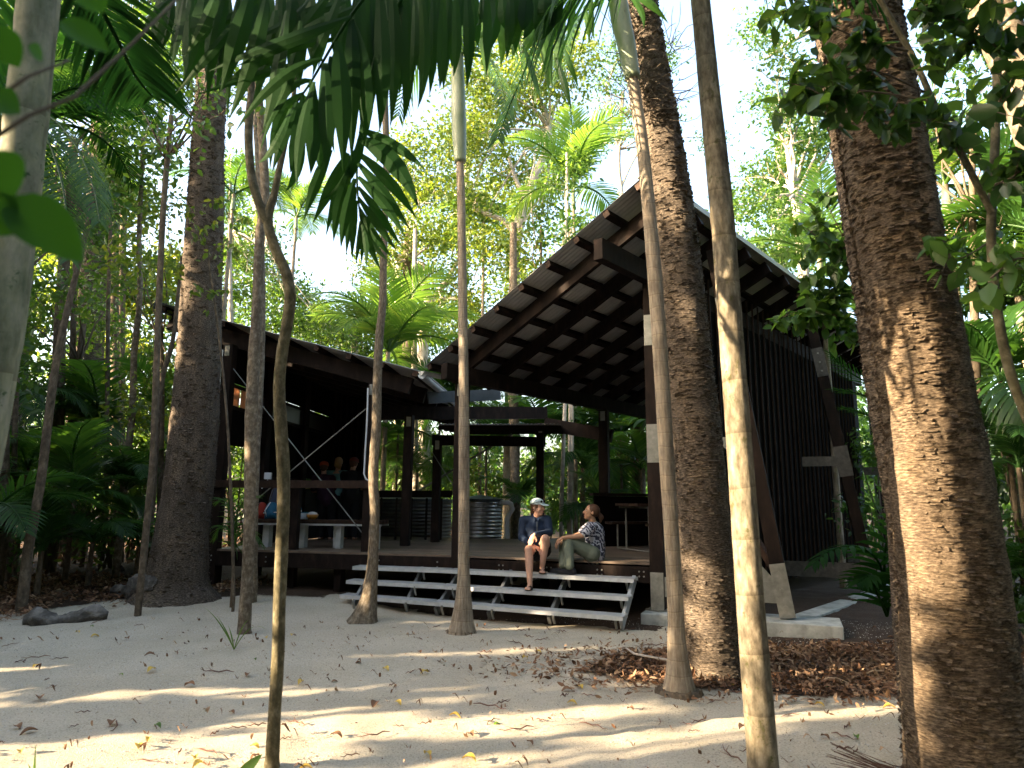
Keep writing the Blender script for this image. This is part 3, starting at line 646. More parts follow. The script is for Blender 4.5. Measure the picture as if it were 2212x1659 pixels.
# long bench behind the hand rail
gsl = -gn
def bench(name, p0, p1, wdt, h, label, grp=None, legs=(.08, .36, .64, .92)):
    t = empty(name, ((p0.x + p1.x) / 2, (p0.y + p1.y) / 2, D), label, 'bench', grp); d = (p1 - p0).normalized(); n_ = Vector((d.y, -d.x, 0)); L_ = (p1 - p0).length
    for i in range(3):
        mb = MB(); o_ = n_ * (wdt * (i - 1) / 3); mb.beam(p0 + o_ + UP * (h - .03), p1 + o_ + UP * (h - .03), wdt / 3 - .012, .06); mb.build('seat_board', M['timber_red'], t, bevel=.004)
    mb = MB()
    for s_ in (-1, 1): mb.beam(p0 + n_ * s_ * wdt * .42 + UP * (h - .075), p1 + n_ * s_ * wdt * .42 + UP * (h - .075), .04, .03)
    mb.build('seat_rail', M['alu'], t)
    for f in legs:
        q = p0.lerp(p1, f)
        for s_ in (-.05, .05):
            mb = MB(); a = q + d * s_; mb.beam(a + n_ * wdt * (.30 if s_ > 0 else -.05) + UP * .0, a + n_ * wdt * (.30 if s_ > 0 else -.05) + UP * (h - .09), .09, .13, n_); mb.build('leg', M['alu'], t)
    return t
bI = I - gn * .62; bG = G - gn * .62; bI.z = bG.z = D
bench('long_bench', bI, bI.lerp(bG, .88), .42, .45, 'long red timber bench on silver legs behind the hand rail')
bench_z = D + .45
def on_bench(px, back=0):
    p = along(bI + gn * (.02 - back), gdir, px, 524); return Vector((p.x, p.y, bench_z))
M['red_cloth'] = plain('red_cloth', (.35, .035, .02)); M['blue_cloth'] = plain('blue_cloth', (.02, .12, .22)); M['navy_cloth'] = plain('slate_cloth', (.05, .065, .12))
M['clear'] = plain('pale_plastic', (.55, .6, .68), .3); M['orange'] = plain('orange_food', (.6, .28, .06), .6); M['white'] = plain('white_plastic', (.7, .7, .72), .4)
M['blacktop'] = plain('black_worktop', (.02, .02, .022), .4); M['yellow_top'] = plain('lit_counter_top', (.62, .48, .22), .4)  # counter top coloured pale yellow in place of light falling on it
def blob(name, mb, mat, parent=None, vox=.01, sm=2, disp=0):
    o = mb.build(name, mat, parent, smooth=True)
    m = o.modifiers.new('remesh', 'REMESH'); m.mode = 'VOXEL'; m.voxel_size = vox; m.use_smooth_shade = True
    if sm: q = o.modifiers.new('smooth', 'SMOOTH'); q.iterations = sm; q.factor = .5
    return o
def bag(name, p, sx, sy, sz, mat, label, strap, grp='bags on the long bench'):
    t = empty(name, p, label, 'bag', grp); mb = MB(); mb.ell(p + UP * sz * .45, (sx / 2, sy / 2, sz * .5)); mb.ell(p + UP * sz * .3 - Vector((0, sy * .3, 0)), (sx * .36, sy * .3, sz * .3)); mb.ell(p + UP * sz * .8, (sx * .36, sy * .34, sz * .22)); mb.box(p + UP * sz * .25, (sx * .8, sy * .7, sz * .5))
    blob('bag_body', mb, M[mat], t, .012, 3)
    mb = MB(); mb.tube([p + Vector((-sx * .2, -sy * .45, sz * .15)), p + Vector((-sx * .3, -sy * .6, sz * .5)), p + Vector((-.02, -sy * .2, sz * 1.0))], .008, 5); mb.tube([p + Vector((-sx * .45, -sy * .4, sz * .35)), p + Vector((sx * .45, -sy * .45, sz * .4))], .007, 5); mb.build('strap', M[strap], t)
bag('red_bag', on_bench(260.5), .22, .18, .27, 'red_cloth', 'small red bag on the long bench', 'blacktop')
bag('blue_backpack', on_bench(271), .25, .2, .27, 'blue_cloth', 'teal blue backpack lying on the long bench', 'pvc')
bag('slate_backpack', on_bench(274, .22), .24, .2, .52, 'navy_cloth', 'tall slate blue backpack standing behind the teal one', 'blacktop')
p = on_bench(303, -.02); t = empty('food_box', p, 'clear plastic food box with blue lid on the bench', 'food box'); mb = MB(); mb.box(p + UP * .05, (.13, .12, .10)); mb.build('box_body', M['clear'], t, bevel=.012); mb = MB(); mb.box(p + UP * .108, (.14, .13, .014)); mb.build('lid', M['blue_cloth'], t, bevel=.004)
p = on_bench(312, -.04); t = empty('food_bowl', p, 'orange bowl of food with crinkled white wrap', 'bowl'); mb = MB(); mb.lathe(p, [(.045, 0), (.085, .035), (.10, .08), (.09, .08), (.07, .04)], 20); mb.build('bowl', M['orange'], t, smooth=True); mb = MB()
random.seed(5); mb.ell(p + UP * .08, (.085, .08, .045)); blob('wrap', mb, M['white'], t, .01, 1)
p = on_bench(298, .12); t = empty('drink_jar', p, 'tall pale jar with dark blue lid behind the food box', 'jar'); mb = MB(); mb.lathe(p, [(.045, 0), (.048, .02), (.048, .14), (.042, .15)], 20); mb.build('jar_body', M['white'], t, smooth=True); mb = MB(); mb.lathe(p + UP * .151, [(.05, 0), (.05, .03), (.04, .035)], 20); mb.build('lid', M['blue_cloth'], t)
# electrical box with cable
p = at(268, 476, G.y - .1 + .4); t = empty('power_box', p, 'small white electrical box above the hand rail with a bent cable', 'electrical box')
mb = MB(); mb.box(p, (.11, .07, .11)); mb.build('box_body', M['pvc'], t, bevel=.01)
mb = MB(); mb.tube([p - UP * .05, p - UP * .10 - Vector((.01, 0, 0)), p + Vector((-.05, 0, -.17)), p + Vector((-.09, 0, -.2))], .009, 6); mb.build('cable', M['pvc'], t)
# kitchen counter where the group stands
k0 = at(268, 481.5, 14.4); k1 = at(372, 486, 14.9); kd = (k1 - k0); kd.z = 0; kl = kd.length; kd.normalize(); ctop = 1.02
t = empty('kitchen_counter', (k0.x, k0.y, D), 'dark serving counter with a top coloured bright as if lit at the back wall', 'counter')
mb = MB(); q0_ = Vector((k0.x, k0.y, D + ctop)); q1_ = q0_ + kd * kl; mb.beam(q0_, q1_, .62, .05); mb.build('counter_top', M['yellow_top'], t, bevel=.004)
mb = MB(); mb.beam(q0_ - UP * .52, q1_ - UP * .52, .5, .96); mb.build('cabinet', M['blacktop'], t)
M['green_food'] = plain('salad_green', (.12, .3, .05)); 
p = Vector(q0_.lerp(q1_, .42)) + UP * .026 - Vector((0, .1, 0)); t = empty('salad_bowl', p, 'bowl heaped with green salad on the counter', 'bowl'); mb = MB(); mb.lathe(p, [(.07, 0), (.14, .06), (.16, .10), (.14, .1)], 20); mb.build('bowl', M['clear'], t, smooth=True); mb = MB()
for i in range(14): mb.ell(p + Vector((random.uniform(-.1, .1), random.uniform(-.1, .1), random.uniform(.09, .15))), (.05, .04, .02), Euler((random.random(), random.random(), random.random())).to_matrix(), 6, 4)
mb.build('salad', M['green_food'], t, smooth=True)
# picnic table by the low screen wall
def ptable(p, label):
    t = empty('picnic_table', p, label, 'table'); d = Vector((.93, .37, 0)).normalized(); n_ = Vector((d.y, -d.x, 0))
    for i in range(5):
        mb = MB(); o_ = n_ * (i - 2) * .14; mb.beam(p + o_ - d * .65 + UP * .73, p + o_ + d * .65 + UP * .73, .13, .045); mb.build('top_board', M['timber_red'], t, bevel=.003)
    mb = MB(); mb.beam(p - d * .6 + n_ * .3 + UP * .69, p + d * .6 + n_ * .3 + UP * .69, .03, .03); mb.beam(p - d * .6 - n_ * .3 + UP * .69, p + d * .6 - n_ * .3 + UP * .69, .03, .03); mb.build('top_rail', M['steel'], t)
    for s_ in (-.45, .45):
        mb = MB(); mb.tube([p + d * s_ + n_ * .34 + UP * .7, p + d * s_ + n_ * .34 + UP * .02, p + d * s_ - n_ * .34 + UP * .02, p + d * s_ - n_ * .34 + UP * .7], .017, 6); mb.build('leg', M['steel'], t)
    for e in (-1, 1):
        for i in range(2):
            mb = MB(); o_ = n_ * (e * .62 + (i - .5) * .14); mb.beam(p + o_ - d * .62 + UP * .43, p + o_ + d * .62 + UP * .43, .125, .04); mb.build('seat_board', M['timber_red'], t)
        for s_ in (-.45, .45):
            mb = MB(); a = p + d * s_ + n_ * e * .62; mb.tube([a + UP * .41, a + UP * .02, p + d * s_ + n_ * e * .3 + UP * .02], .015, 6); mb.build('seat_leg', M['steel'], t)
ptable(Vector((onz(632, 546, D).x + .25, 11.3, D)), 'timber picnic table with thin steel legs behind the big steel plated post')

# ================================================================== PEOPLE
M['skin'] = surf('skin', [(.3, (.46, .25, .17)), (.7, (.56, .32, .23))], ns=8, rough=.5, bump=0)
M['skin_tan'] = surf('tanned_skin', [(.3, (.42, .22, .13)), (.7, (.50, .28, .17))], ns=8, rough=.5, bump=0)
M['navy'] = plain('navy_jersey', (.013, .026, .058), .8); M['blk'] = plain('black_cloth', (.012, .012, .015), .8); M['cap'] = plain('white_cap', (.55, .66, .66), .7)
M['sage'] = plain('sage_trousers', (.15, .168, .125), .85); M['hair_b'] = plain('brown_hair', (.09, .042, .022), .6); M['hair_bl'] = plain('blonde_hair', (.32, .19, .08), .6)
M['purple'] = plain('purple_shirt', (.045, .018, .04), .85); M['teal'] = plain('teal_shirt', (.13, .28, .32), .8); M['redcap'] = plain('red_cap', (.45, .07, .02), .7); M['maroon'] = plain('maroon_cap', (.16, .03, .025), .7)
M['sandal'] = plain('sandal_rubber', (.02, .018, .016), .7); M['lip'] = plain('lips', (.42, .12, .10), .5); M['glass'] = plain('dark_glasses', (.01, .01, .012), .15, .6); M['white_eye'] = plain('eye_white', (.6, .58, .55), .3)
def printmat():
    m, n, out = mat_new('patterned_shirt'); b = N(n, 'ShaderNodeBsdfPrincipled'); vec = coords(n, 'Object', (1, 1, 1))
    x = N(n, 'ShaderNodeTexWave'); x.wave_type = 'BANDS'; x.bands_direction = 'DIAGONAL'; x.inputs['Scale'].default_value = 6.5; x.inputs['Distortion'].default_value = 11
    x.inputs['Detail'].default_value = 3; x.inputs['Detail Scale'].default_value = 2.2; n.links.new(vec, x.inputs['Vector'])
    n.links.new(ramp(n, x.outputs['Fac'], [(.46, (.02, .022, .045)), (.62, (.40, .40, .46))]), b.inputs['Base Color']); b.inputs['Roughness'].default_value = .85
    n.links.new(b.outputs[0], out.inputs[0]); return m
M['print'] = printmat()
def head(mb, c, fw, up, s=1.0):
    fw = Vector(fw).normalized(); up = Vector(up); up = (up - fw * up.dot(fw)).normalized(); rt = fw.cross(up)
    Mx = Matrix((rt, fw, up)).transposed()
    def T(x, y, z): return c + (rt * x + fw * y + up * z) * s
    mb.ell(T(0, -.012, .022), (.074 * s, .092 * s, .088 * s), Mx, 16, 12); mb.ell(T(0, .018, -.035), (.056 * s, .066 * s, .072 * s), Mx, 14, 10)
    mb.ell(T(0, .055, -.085), (.028 * s, .026 * s, .022 * s), Mx)                     # chin
    mb.limb(T(0, .082, .012), .009 * s, T(0, .104, -.022), .014 * s)                     # nose
    for e in (-1, 1):
        mb.ell(T(.074 * e, -.008, -.004), (.010 * s, .018 * s, .028 * s), Mx, 8, 6); mb.ell(T(.034 * e, .062, -.02), (.022 * s, .02 * s, .02 * s), Mx, 8, 6)
        mb.ell(T(.03 * e, .076, .028), (.022 * s, .012 * s, .008 * s), Mx, 8, 6)
    mb.ell(T(0, .078, -.056), (.024 * s, .014 * s, .011 * s), Mx, 8, 6)
    return T, Mx
def face_parts(t, T, Mx, s=1.0):
    for e in (-1, 1):
        mb = MB(); mb.ell(T(.031 * e, .076, .010), (.013 * s, .008 * s, .007 * s), Mx, 8, 6); mb.build('eye', M['white_eye'], t, smooth=True)
        mb = MB(); mb.ell(T(.031 * e, .0815, .010), (.006 * s, .005 * s, .006 * s), Mx, 8, 6); mb.ell(T(.032 * e, .084, .030), (.019 * s, .006 * s, .0035 * s), Mx, 8, 6); mb.build('eyebrow', M['hair_b'], t, smooth=True)
    mb = MB(); mb.ell(T(0, .090, -.056), (.021 * s, .006 * s, .007 * s), Mx, 10, 6); mb.build('mouth', M['lip'], t, smooth=True)
def hand(mb, wr, d, palm, side, curl=.5, s=1.0):
    """hand from wrist wr pointing d; palm = direction the palm faces; side = direction of the thumb"""
    d = Vector(d).normalized(); palm = Vector(palm); palm = (palm - d * palm.dot(d)).normalized(); sd_ = d.cross(palm); sd_ = sd_ if sd_.dot(Vector(side)) > 0 else -sd_
    Mx = Matrix((sd_, d, palm)).transposed(); mb.ell(wr + d * .045 * s, (.040 * s, .052 * s, .016 * s), Mx, 12, 8)
    for i, (o_, l) in enumerate(((.028, .070), (.010, .080), (-.009, .074), (-.027, .058))):
        p0 = wr + d * .08 * s + sd_ * o_ * s; d1 = (d + palm * curl * .8).normalized(); p1 = p0 + d1 * l * .5 * s; d2 = (d + palm * curl * 2.2).normalized(); p2 = p1 + d2 * l * .5 * s
        mb.limb(p0 - d * .02 * s, .0095 * s, p1, .0085 * s, 8); mb.limb(p1, .0085 * s, p2, .0072 * s, 8)
    p0 = wr + d * .025 * s + sd_ * .03 * s; p1 = p0 + (d * .6 + sd_ * .8 + palm * .2).normalized() * .035 * s; p2 = p1 + (d + palm * .5 + sd_ * .1).normalized() * .03 * s
    mb.limb(p0, .012 * s, p1, .010 * s, 8); mb.limb(p1, .010 * s, p2, .008 * s, 8)
def foot(mb, an, d, z, s=1.0):
    d = Vector(d); d.z = 0; d.normalize(); sdv = Vector((d.y, -d.x, 0)); Mx = Matrix((sdv, d, UP)).transposed(); h = Vector((an.x, an.y, z))
    mb.limb(an, .034 * s, h + UP * .035 - d * .02, .032 * s); mb.ell(h + UP * .030 - d * .03, (.030 * s, .036 * s, .030), Mx)
    mb.limb(h + UP * .032, .032 * s, h + UP * .022 + d * .12 * s, .022 * s); mb.ell(h + UP * .018 + d * .12 * s, (.042 * s, .045 * s, .018), Mx)
    for i in range(5): o_ = (-.03 + .015 * i); mb.limb(h + UP * .014 + d * .13 * s + sdv * o_ * s, .0095, h + UP * .011 + d * (.172 - .006 * i) * s + sdv * o_ * 1.1 * s, .008, 6)
    return h, d, sdv, Mx
zt1 = D - R_; zt2 = D - 2 * R_ - .015
# ---- woman in the navy top
pr = along(A + nA * .06, fA, 537.5, 555); YS = pr.y
def wp(px, py, dy): return at(px, py, YS + dy)
t = empty('person', (pr.x, pr.y, D), 'person in navy zip top, black shorts and pale cap sitting on the deck edge', 'person', 'people sitting on the deck edge')
hd = wp(538.0, 507.6, -.02); nk = wp(536.6, 515.5, .03); shR = wp(523.3, 520.6, .05); shL = wp(547.3, 520.0, .0); ch = wp(535.5, 528, .05); bel = wp(535.8, 540, .04); pel = wp(537, 550.0, .06)
elR = wp(521.6, 537.5, .0); wrR = wp(533.5, 546.0, -.28); elL = wp(549.5, 532.5, -.12); wrL = wp(534.5, 534.6, -.32)
hpR = wp(531.5, 550.5, .02); hpL = wp(543.5, 550.5, .0); knR = wp(528.8, 549.8, -.40); knL = wp(545.3, 539.0, -.38); 
kf = kline(.44 + .30)[0]
tr1 = along(A + nA * .33, fA, 542.2, 571); tr2 = along(A + nA * .62, fA, 529.8, 585)
anR = Vector((tr2.x, tr2.y, zt2 + .085)); anL = Vector((tr1.x, tr1.y, zt1 + .085))
mb = MB(); Th, Mh = head(mb, hd, Vector((.72, -.62, -.04)), Vector((-.06, 0, 1)), .98); mb.limb(hd - UP * .05, .048, nk - UP * .03, .052)
mb.limb(shR, .048, shL, .048); mb.limb(ch, .115, bel, .115); mb.limb(bel, .12, pel, .13)
for (a, b, c_) in ((shR, elR, wrR), (shL, elL, wrL)): mb.limb(a, .046, b, .036); mb.limb(b, .036, c_, .024)
for (a, b, c_) in ((hpR, knR, anR), (hpL, knL, anL)):
    mb.limb(a, .092, b, .060); mb.limb(b, .056, b.lerp(c_, .35), .056); mb.limb(b.lerp(c_, .33), .056, c_, .033)
hand(mb, wrL, Vector((-.45, -.1, -.8)), Vector((.3, 1, 0)), Vector((1, 0, 0)), .35); hand(mb, wrR, Vector((.75, -.3, -.35)), Vector((.2, .3, -1)), Vector((0, -1, .3)), .9)
f1 = foot(mb, anR, nA + Vector((.15, 0, 0)), zt2 + .012); f2 = foot(mb, anL, nA + Vector((.35, 0, 0)), zt1 + .012)
body = blob('body', mb, M['skin'], t, .0065, 2)
face_parts(t, Th, Mh)
mb = MB(); mb.limb(shR + UP * .005, .062, shL + UP * .005, .062); mb.limb(ch + UP * .02, .135, bel, .130); mb.limb(bel, .132, pel + UP * .03, .138); mb.ell(ch + Vector((-.07, -.04, -.02)), (.07, .07, .075)); mb.ell(ch + Vector((.07, -.06, -.02)), (.07, .07, .075))
for (a, b, c_) in ((shR, elR, wrR), (shL, elL, wrL)): mb.limb(a, .063, b, .052); mb.limb(b, .052, b.lerp(c_, .93), .036)
blob('zip_top', mb, M['navy'], t, .009, 2)
mb = MB(); 
for e in (-1, 1): mb.limb(nk + Vector((.045 * e, .03, .012)), .026, nk + Vector((.028 * e, -.085, -.07)), .018)
mb.limb(nk + Vector((-.05, .05, .01)), .03, nk + Vector((.05, .05, .01)), .03); blob('collar', mb, M['navy'], t, .008, 1)
mb = MB(); z0_ = nk + Vector((.0, -.125, -.10)); mb.tube([z0_ + UP * .02, z0_ + Vector((0, -.018, -.05)), z0_ + Vector((0, -.03, -.16))], .0035, 6); mb.build('zip', M['steel'], t)
mb = MB(); mb.box(shL + Vector((.022, -.062, -.10)), (.010, .006, .07)); mb.build('arm_patch', M['teal'], t)
mb = MB(); mb.limb(pel, .145, pel - UP * .01, .145)
for (a, b) in ((hpR, knR), (hpL, knL)): mb.limb(a, .108, a.lerp(b, .42), .094)
blob('shorts', mb, M['blk'], t, .010, 2)
mb = MB(); mb.ell(Th(0, -.022, .032), (.082, .098, .086), Mh, 16, 12); mb.ell(Th(-.02, -.10, -.04), (.040, .042, .055), Mh); mb.ell(Th(-.02, -.115, -.08), (.028, .03, .05), Mh)
# hair sits behind the face
for v_i in range(len(mb.v)):
    v = Vector(mb.v[v_i]); q = v - hd; fwd = Vector(Mh.col[1])
    d_ = q.dot(fwd)
    if d_ > .045: mb.v[v_i] = tuple(v - fwd * (d_ - .045))
blob('hair', mb, M['hair_b'], t, .008, 1)
mb = MB(); mb.ell(Th(0, -.015, .058), (.088, .104, .075), Mh, 20, 12)
for v_i in range(len(mb.v)):
    v = Vector(mb.v[v_i]); q = v - hd; uz = q.dot(Vector(Mh.col[2]))
    if uz < .045: mb.v[v_i] = tuple(v + Vector(Mh.col[2]) * (.045 - uz))
cp = blob('cap', mb, M['cap'], t, .006, 1)
mb = MB(); mb.ell(Th(0, .115, .045), (.070, .062, .010), Mh @ Matrix.Rotation(R(-14), 3, 'X'), 16, 6); blob('cap_brim', mb, M['cap'], t, .005, 1)
mb = MB()
for e in (-1, 1): mb.ell(Th(.032 * e, .085, .088), (.026, .010, .017), Mh, 10, 6); mb.tube([Th(.058 * e, .08, .09), Th(.09 * e, .0, .07), Th(.088 * e, -.06, .05)], .0035, 5)
mb.build('sunglasses', M['glass'], t, smooth=True)
for (f_, z) in ((f1, zt2), (f2, zt1)):
    h, d, sdv, Mx = f_; mb = MB(); mb.ell(h + d * .05 - UP * .003, (.048, .125, .009), Mx, 16, 6); c_ = h + d * .145 + UP * .026
    for e in (-1, 1): mb.tube([c_, h + d * .09 + sdv * .03 * e + UP * .046, h + d * .04 + sdv * .044 * e + UP * .006], .0055, 6)
    mb.build('sandal', M['sandal'], t, smooth=True)
# ---- woman in the patterned shirt, seen from her side
pr = along(A + nA * .0, fA, 592, 559); YS = pr.y + .08
t = empty('person', (pr.x, pr.y, D), 'person in patterned shirt and sage trousers sitting sideways with a ponytail', 'person', 'people sitting on the deck edge')
fl = fA.copy()
hd = wp(591.0, 512.2, -.02); nk = wp(592.8, 521, .0); shN = wp(591.6, 526.8, -.16); shF = wp(590.0, 526, .16); ch = wp(594.5, 533, .0); bel = wp(595.5, 545, .0); pel = wp(594.2, 553.8, .0)
elN = wp(582.5, 535.6, -.20); wrN = wp(563.0, 537.8, -.22); elF = wp(580, 534.5, .12); wrF = wp(562, 540.5, -.06)
hpN = wp(592, 553.5, -.08); hpF = wp(592, 553.5, .1); knN = wp(568.0, 540.2, -.16); knF = wp(564.2, 541.5, .02)
tr = along(A + nA * .33, fA, 569.5, 568); tf = along(A + nA * .22, fA, 563.5, 566)
anN = Vector((tr.x, tr.y, zt1 + .09)); anF = Vector((tf.x, tf.y, zt1 + .09))
mb = MB(); Th, Mh = head(mb, hd, Vector((-.96, -.10, .16)), Vector((.12, 0, 1)), .98); mb.limb(hd - UP * .05, .045, nk - UP * .02, .05)
mb.limb(shN, .046, shF, .046); mb.limb(ch, .11, bel, .11); mb.limb(bel, .11, pel, .12)
for (a, b, c_) in ((shN, elN, wrN), (shF, elF, wrF)): mb.limb(a, .045, b, .036); mb.limb(b, .037, c_, .024)
for (a, b, c_) in ((hpN, knN, anN), (hpF, knF, anF)): mb.limb(a, .09, b, .058); mb.limb(b, .054, c_, .035)
hand(mb, wrN, Vector((-.9, .25, -.45)), Vector((.2, .3, -1)), Vector((0, 1, .4)), .8); hand(mb, wrF, Vector((-.75, -.4, -.35)), Vector((.2, .2, -1)), Vector((0, -1, .2)), 1.0)
blob('body', mb, M['skin_tan'], t, .0065, 2); face_parts(t, Th, Mh)
mb = MB(); mb.limb(shN, .066, shF, .066); mb.limb(ch + UP * .02, .135, bel, .132); mb.limb(bel, .135, pel - UP * .005, .15); mb.ell(ch + fl * .07 - UP * .03, (.07, .12, .07))
for (a, b) in ((shN, elN), (shF, elF)): mb.limb(a, .066, a.lerp(b, .70), .066)
blob('shirt', mb, M['print'], t, .009, 2)
mb = MB()
for (a, b, c_) in ((hpN, knN, anN), (hpF, knF, anF)): mb.limb(a, .108, b, .074); mb.limb(b, .074, c_ + UP * .02, .062)
mb.limb(hpN, .12, hpF, .12); blob('trousers', mb, M['sage'], t, .009, 2)
mb = MB(); mb.ell(Th(0, -.026, .026), (.082, .098, .090), Mh, 16, 12)
for v_i in range(len(mb.v)):
    v = Vector(mb.v[v_i]); q = v - hd; fwd = Vector(Mh.col[1]); uz = q.dot(Vector(Mh.col[2])); lim = .03 + max(0, uz) * .35; d_ = q.dot(fwd)
    if d_ > lim: mb.v[v_i] = tuple(v - fwd * (d_ - lim))
blob('hair', mb, M['hair_b'], t, .008, 1)
mb = MB(); mb.limb(Th(0, -.115, -.01), .032, Th(0, -.15, -.045), .036); mb.limb(Th(0, -.15, -.04), .036, Th(0, -.15, -.10), .018); blob('ponytail', mb, M['hair_b'], t, .008, 1)
for (an, z) in ((anN, zt1), (anF, zt1)):
    mb = MB(); h = Vector((an.x, an.y, z + .005)); d = (fl + nA * .15).normalized(); Mx = Matrix((Vector((d.y, -d.x, 0)), d, UP)).transposed()
    mb.limb(an + UP * .02, .042, h + UP * .05, .044); mb.limb(h + UP * .042 - d * .05, .040, h + UP * .03 + d * .15, .030); mb.ell(h + UP * .012 + d * .05, (.046, .15, .016), Mx); blob('shoe', mb, M['blk'], t, .008, 1)
# ---- three people standing at the counter, backs to the camera
def stander(px, py, Y, label, shirt, cap, hairm, lean=.1, dx=0, hs=1.0, w_=.2, tall=0):
    hd = at(px, py, Y); zf = D; b0 = Vector((hd.x + dx - lean * .2, Y - .12 + 0, zf)); tot = hd.z - zf
    t = empty('person', b0, label, 'person', 'people standing at the counter')
    hipz = zf + tot * .55; shz = zf + tot * .88; hp = Vector((b0.x, b0.y, hipz)); shc = Vector((hd.x - lean * .05, Y - .06 , shz))
    fw = Vector((lean * .5, 1, -.12)); mb = MB(); Th, Mh = head(mb, hd, fw, UP, .98); mb.limb(hd - UP * .04, .05, shc, .055)
    rt = Vector((1, -.1, 0)); mb.limb(shc - rt * .15 - UP * .03, .05, shc + rt * .15 - UP * .03, .05); mb.limb(shc - UP * .1, .12, hp, .12)
    E_ = []
    for e in (-1, 1):
        s0 = shc + rt * .18 * e - UP * .04; el = s0 + Vector((.05 * e, .10, -.27)); wr = el + Vector((-.06 * e, .22, .02)); mb.limb(s0, .048, el, .038); mb.limb(el, .036, wr, .025); hand(mb, wr, Vector((-.1 * e, 1, -.2)), Vector((0, 0, -1)), Vector((-e, 0, 0)), .5); E_.append((s0, el, wr))
        kn = Vector((b0.x + .1 * e, b0.y + .02, zf + .48)); mb.limb(hp + Vector((.09 * e, 0, -.02)), .095, kn, .06); mb.limb(kn, .056, Vector((kn.x, b0.y, zf + .08)), .036); foot(mb, Vector((kn.x, b0.y, zf + .08)), (0, 1, 0), zf)
    blob('body', mb, M['skin'], t, .009, 2)
    mb = MB(); mb.limb(shc - rt * .15 - UP * .04, .066, shc + rt * .15 - UP * .04, .066); mb.limb(shc - UP * .12, w_ * .72, hp + UP * .03, w_ * .78); mb.ell(shc - UP * .14, (w_, .12, .13)); mb.ell(hp + UP * .04, (w_ * .95, .15, .12))
    for s0, el, wr in E_: mb.limb(s0, .068, s0.lerp(el, .8), .062)
    blob('shirt', mb, M[shirt], t, .011, 2)
    mb = MB(); mb.ell(hp, (w_ * .93, .15, .13))
    for e in (-1, 1):
        kn = Vector((b0.x + .1 * e, b0.y + .02, zf + .48)); mb.limb(hp + Vector((.09 * e, 0, -.02)), .11, kn, .082); mb.limb(kn, .082, Vector((kn.x, b0.y, zf + .1)), .075)
    blob('trousers', mb, M['blk'], t, .012, 2)
    mb = MB(); mb.ell(Th(0, -.02, .02), (.085, .10, .095), Mh, 14, 10)
    if hairm == 'hair_bl': mb.ell(Th(0, -.045, -.05), (.085, .07, .085), Mh); mb.ell(Th(.03, -.06, -.10), (.05, .05, .05), Mh)
    else: mb.ell(Th(0, -.08, -.03), (.06, .04, .06), Mh)
    for v_i in range(len(mb.v)):
        v = Vector(mb.v[v_i]); q = v - hd; fwd = Vector(Mh.col[1]); d_ = q.dot(fwd)
        if d_ > .04: mb.v[v_i] = tuple(v - fwd * (d_ - .04))
    blob('hair', mb, M[hairm], t, .010, 1)
    if cap:
        mb = MB(); mb.ell(Th(0, -.01, .055), (.094, .11, .08), Mh, 16, 10); mb.ell(Th(0, .12, .05), (.07, .07, .01), Mh, 12, 6); blob('cap', mb, M[cap], t, .009, 1)
stander(324, 467.5, 14.0, 'person in plum shirt and orange red cap standing at the counter', 'purple', 'redcap', 'hair_b', -.4, .05, w_=.23)
stander(339, 462.5, 14.2, 'person with curly blond hair in pale teal shirt at the counter', 'teal', None, 'hair_bl', .1, .03, w_=.18)
stander(354, 463.5, 14.1, 'person in black shirt and maroon cap standing by the post', 'blk', 'maroon', 'hair_b', .3, .06, w_=.24)
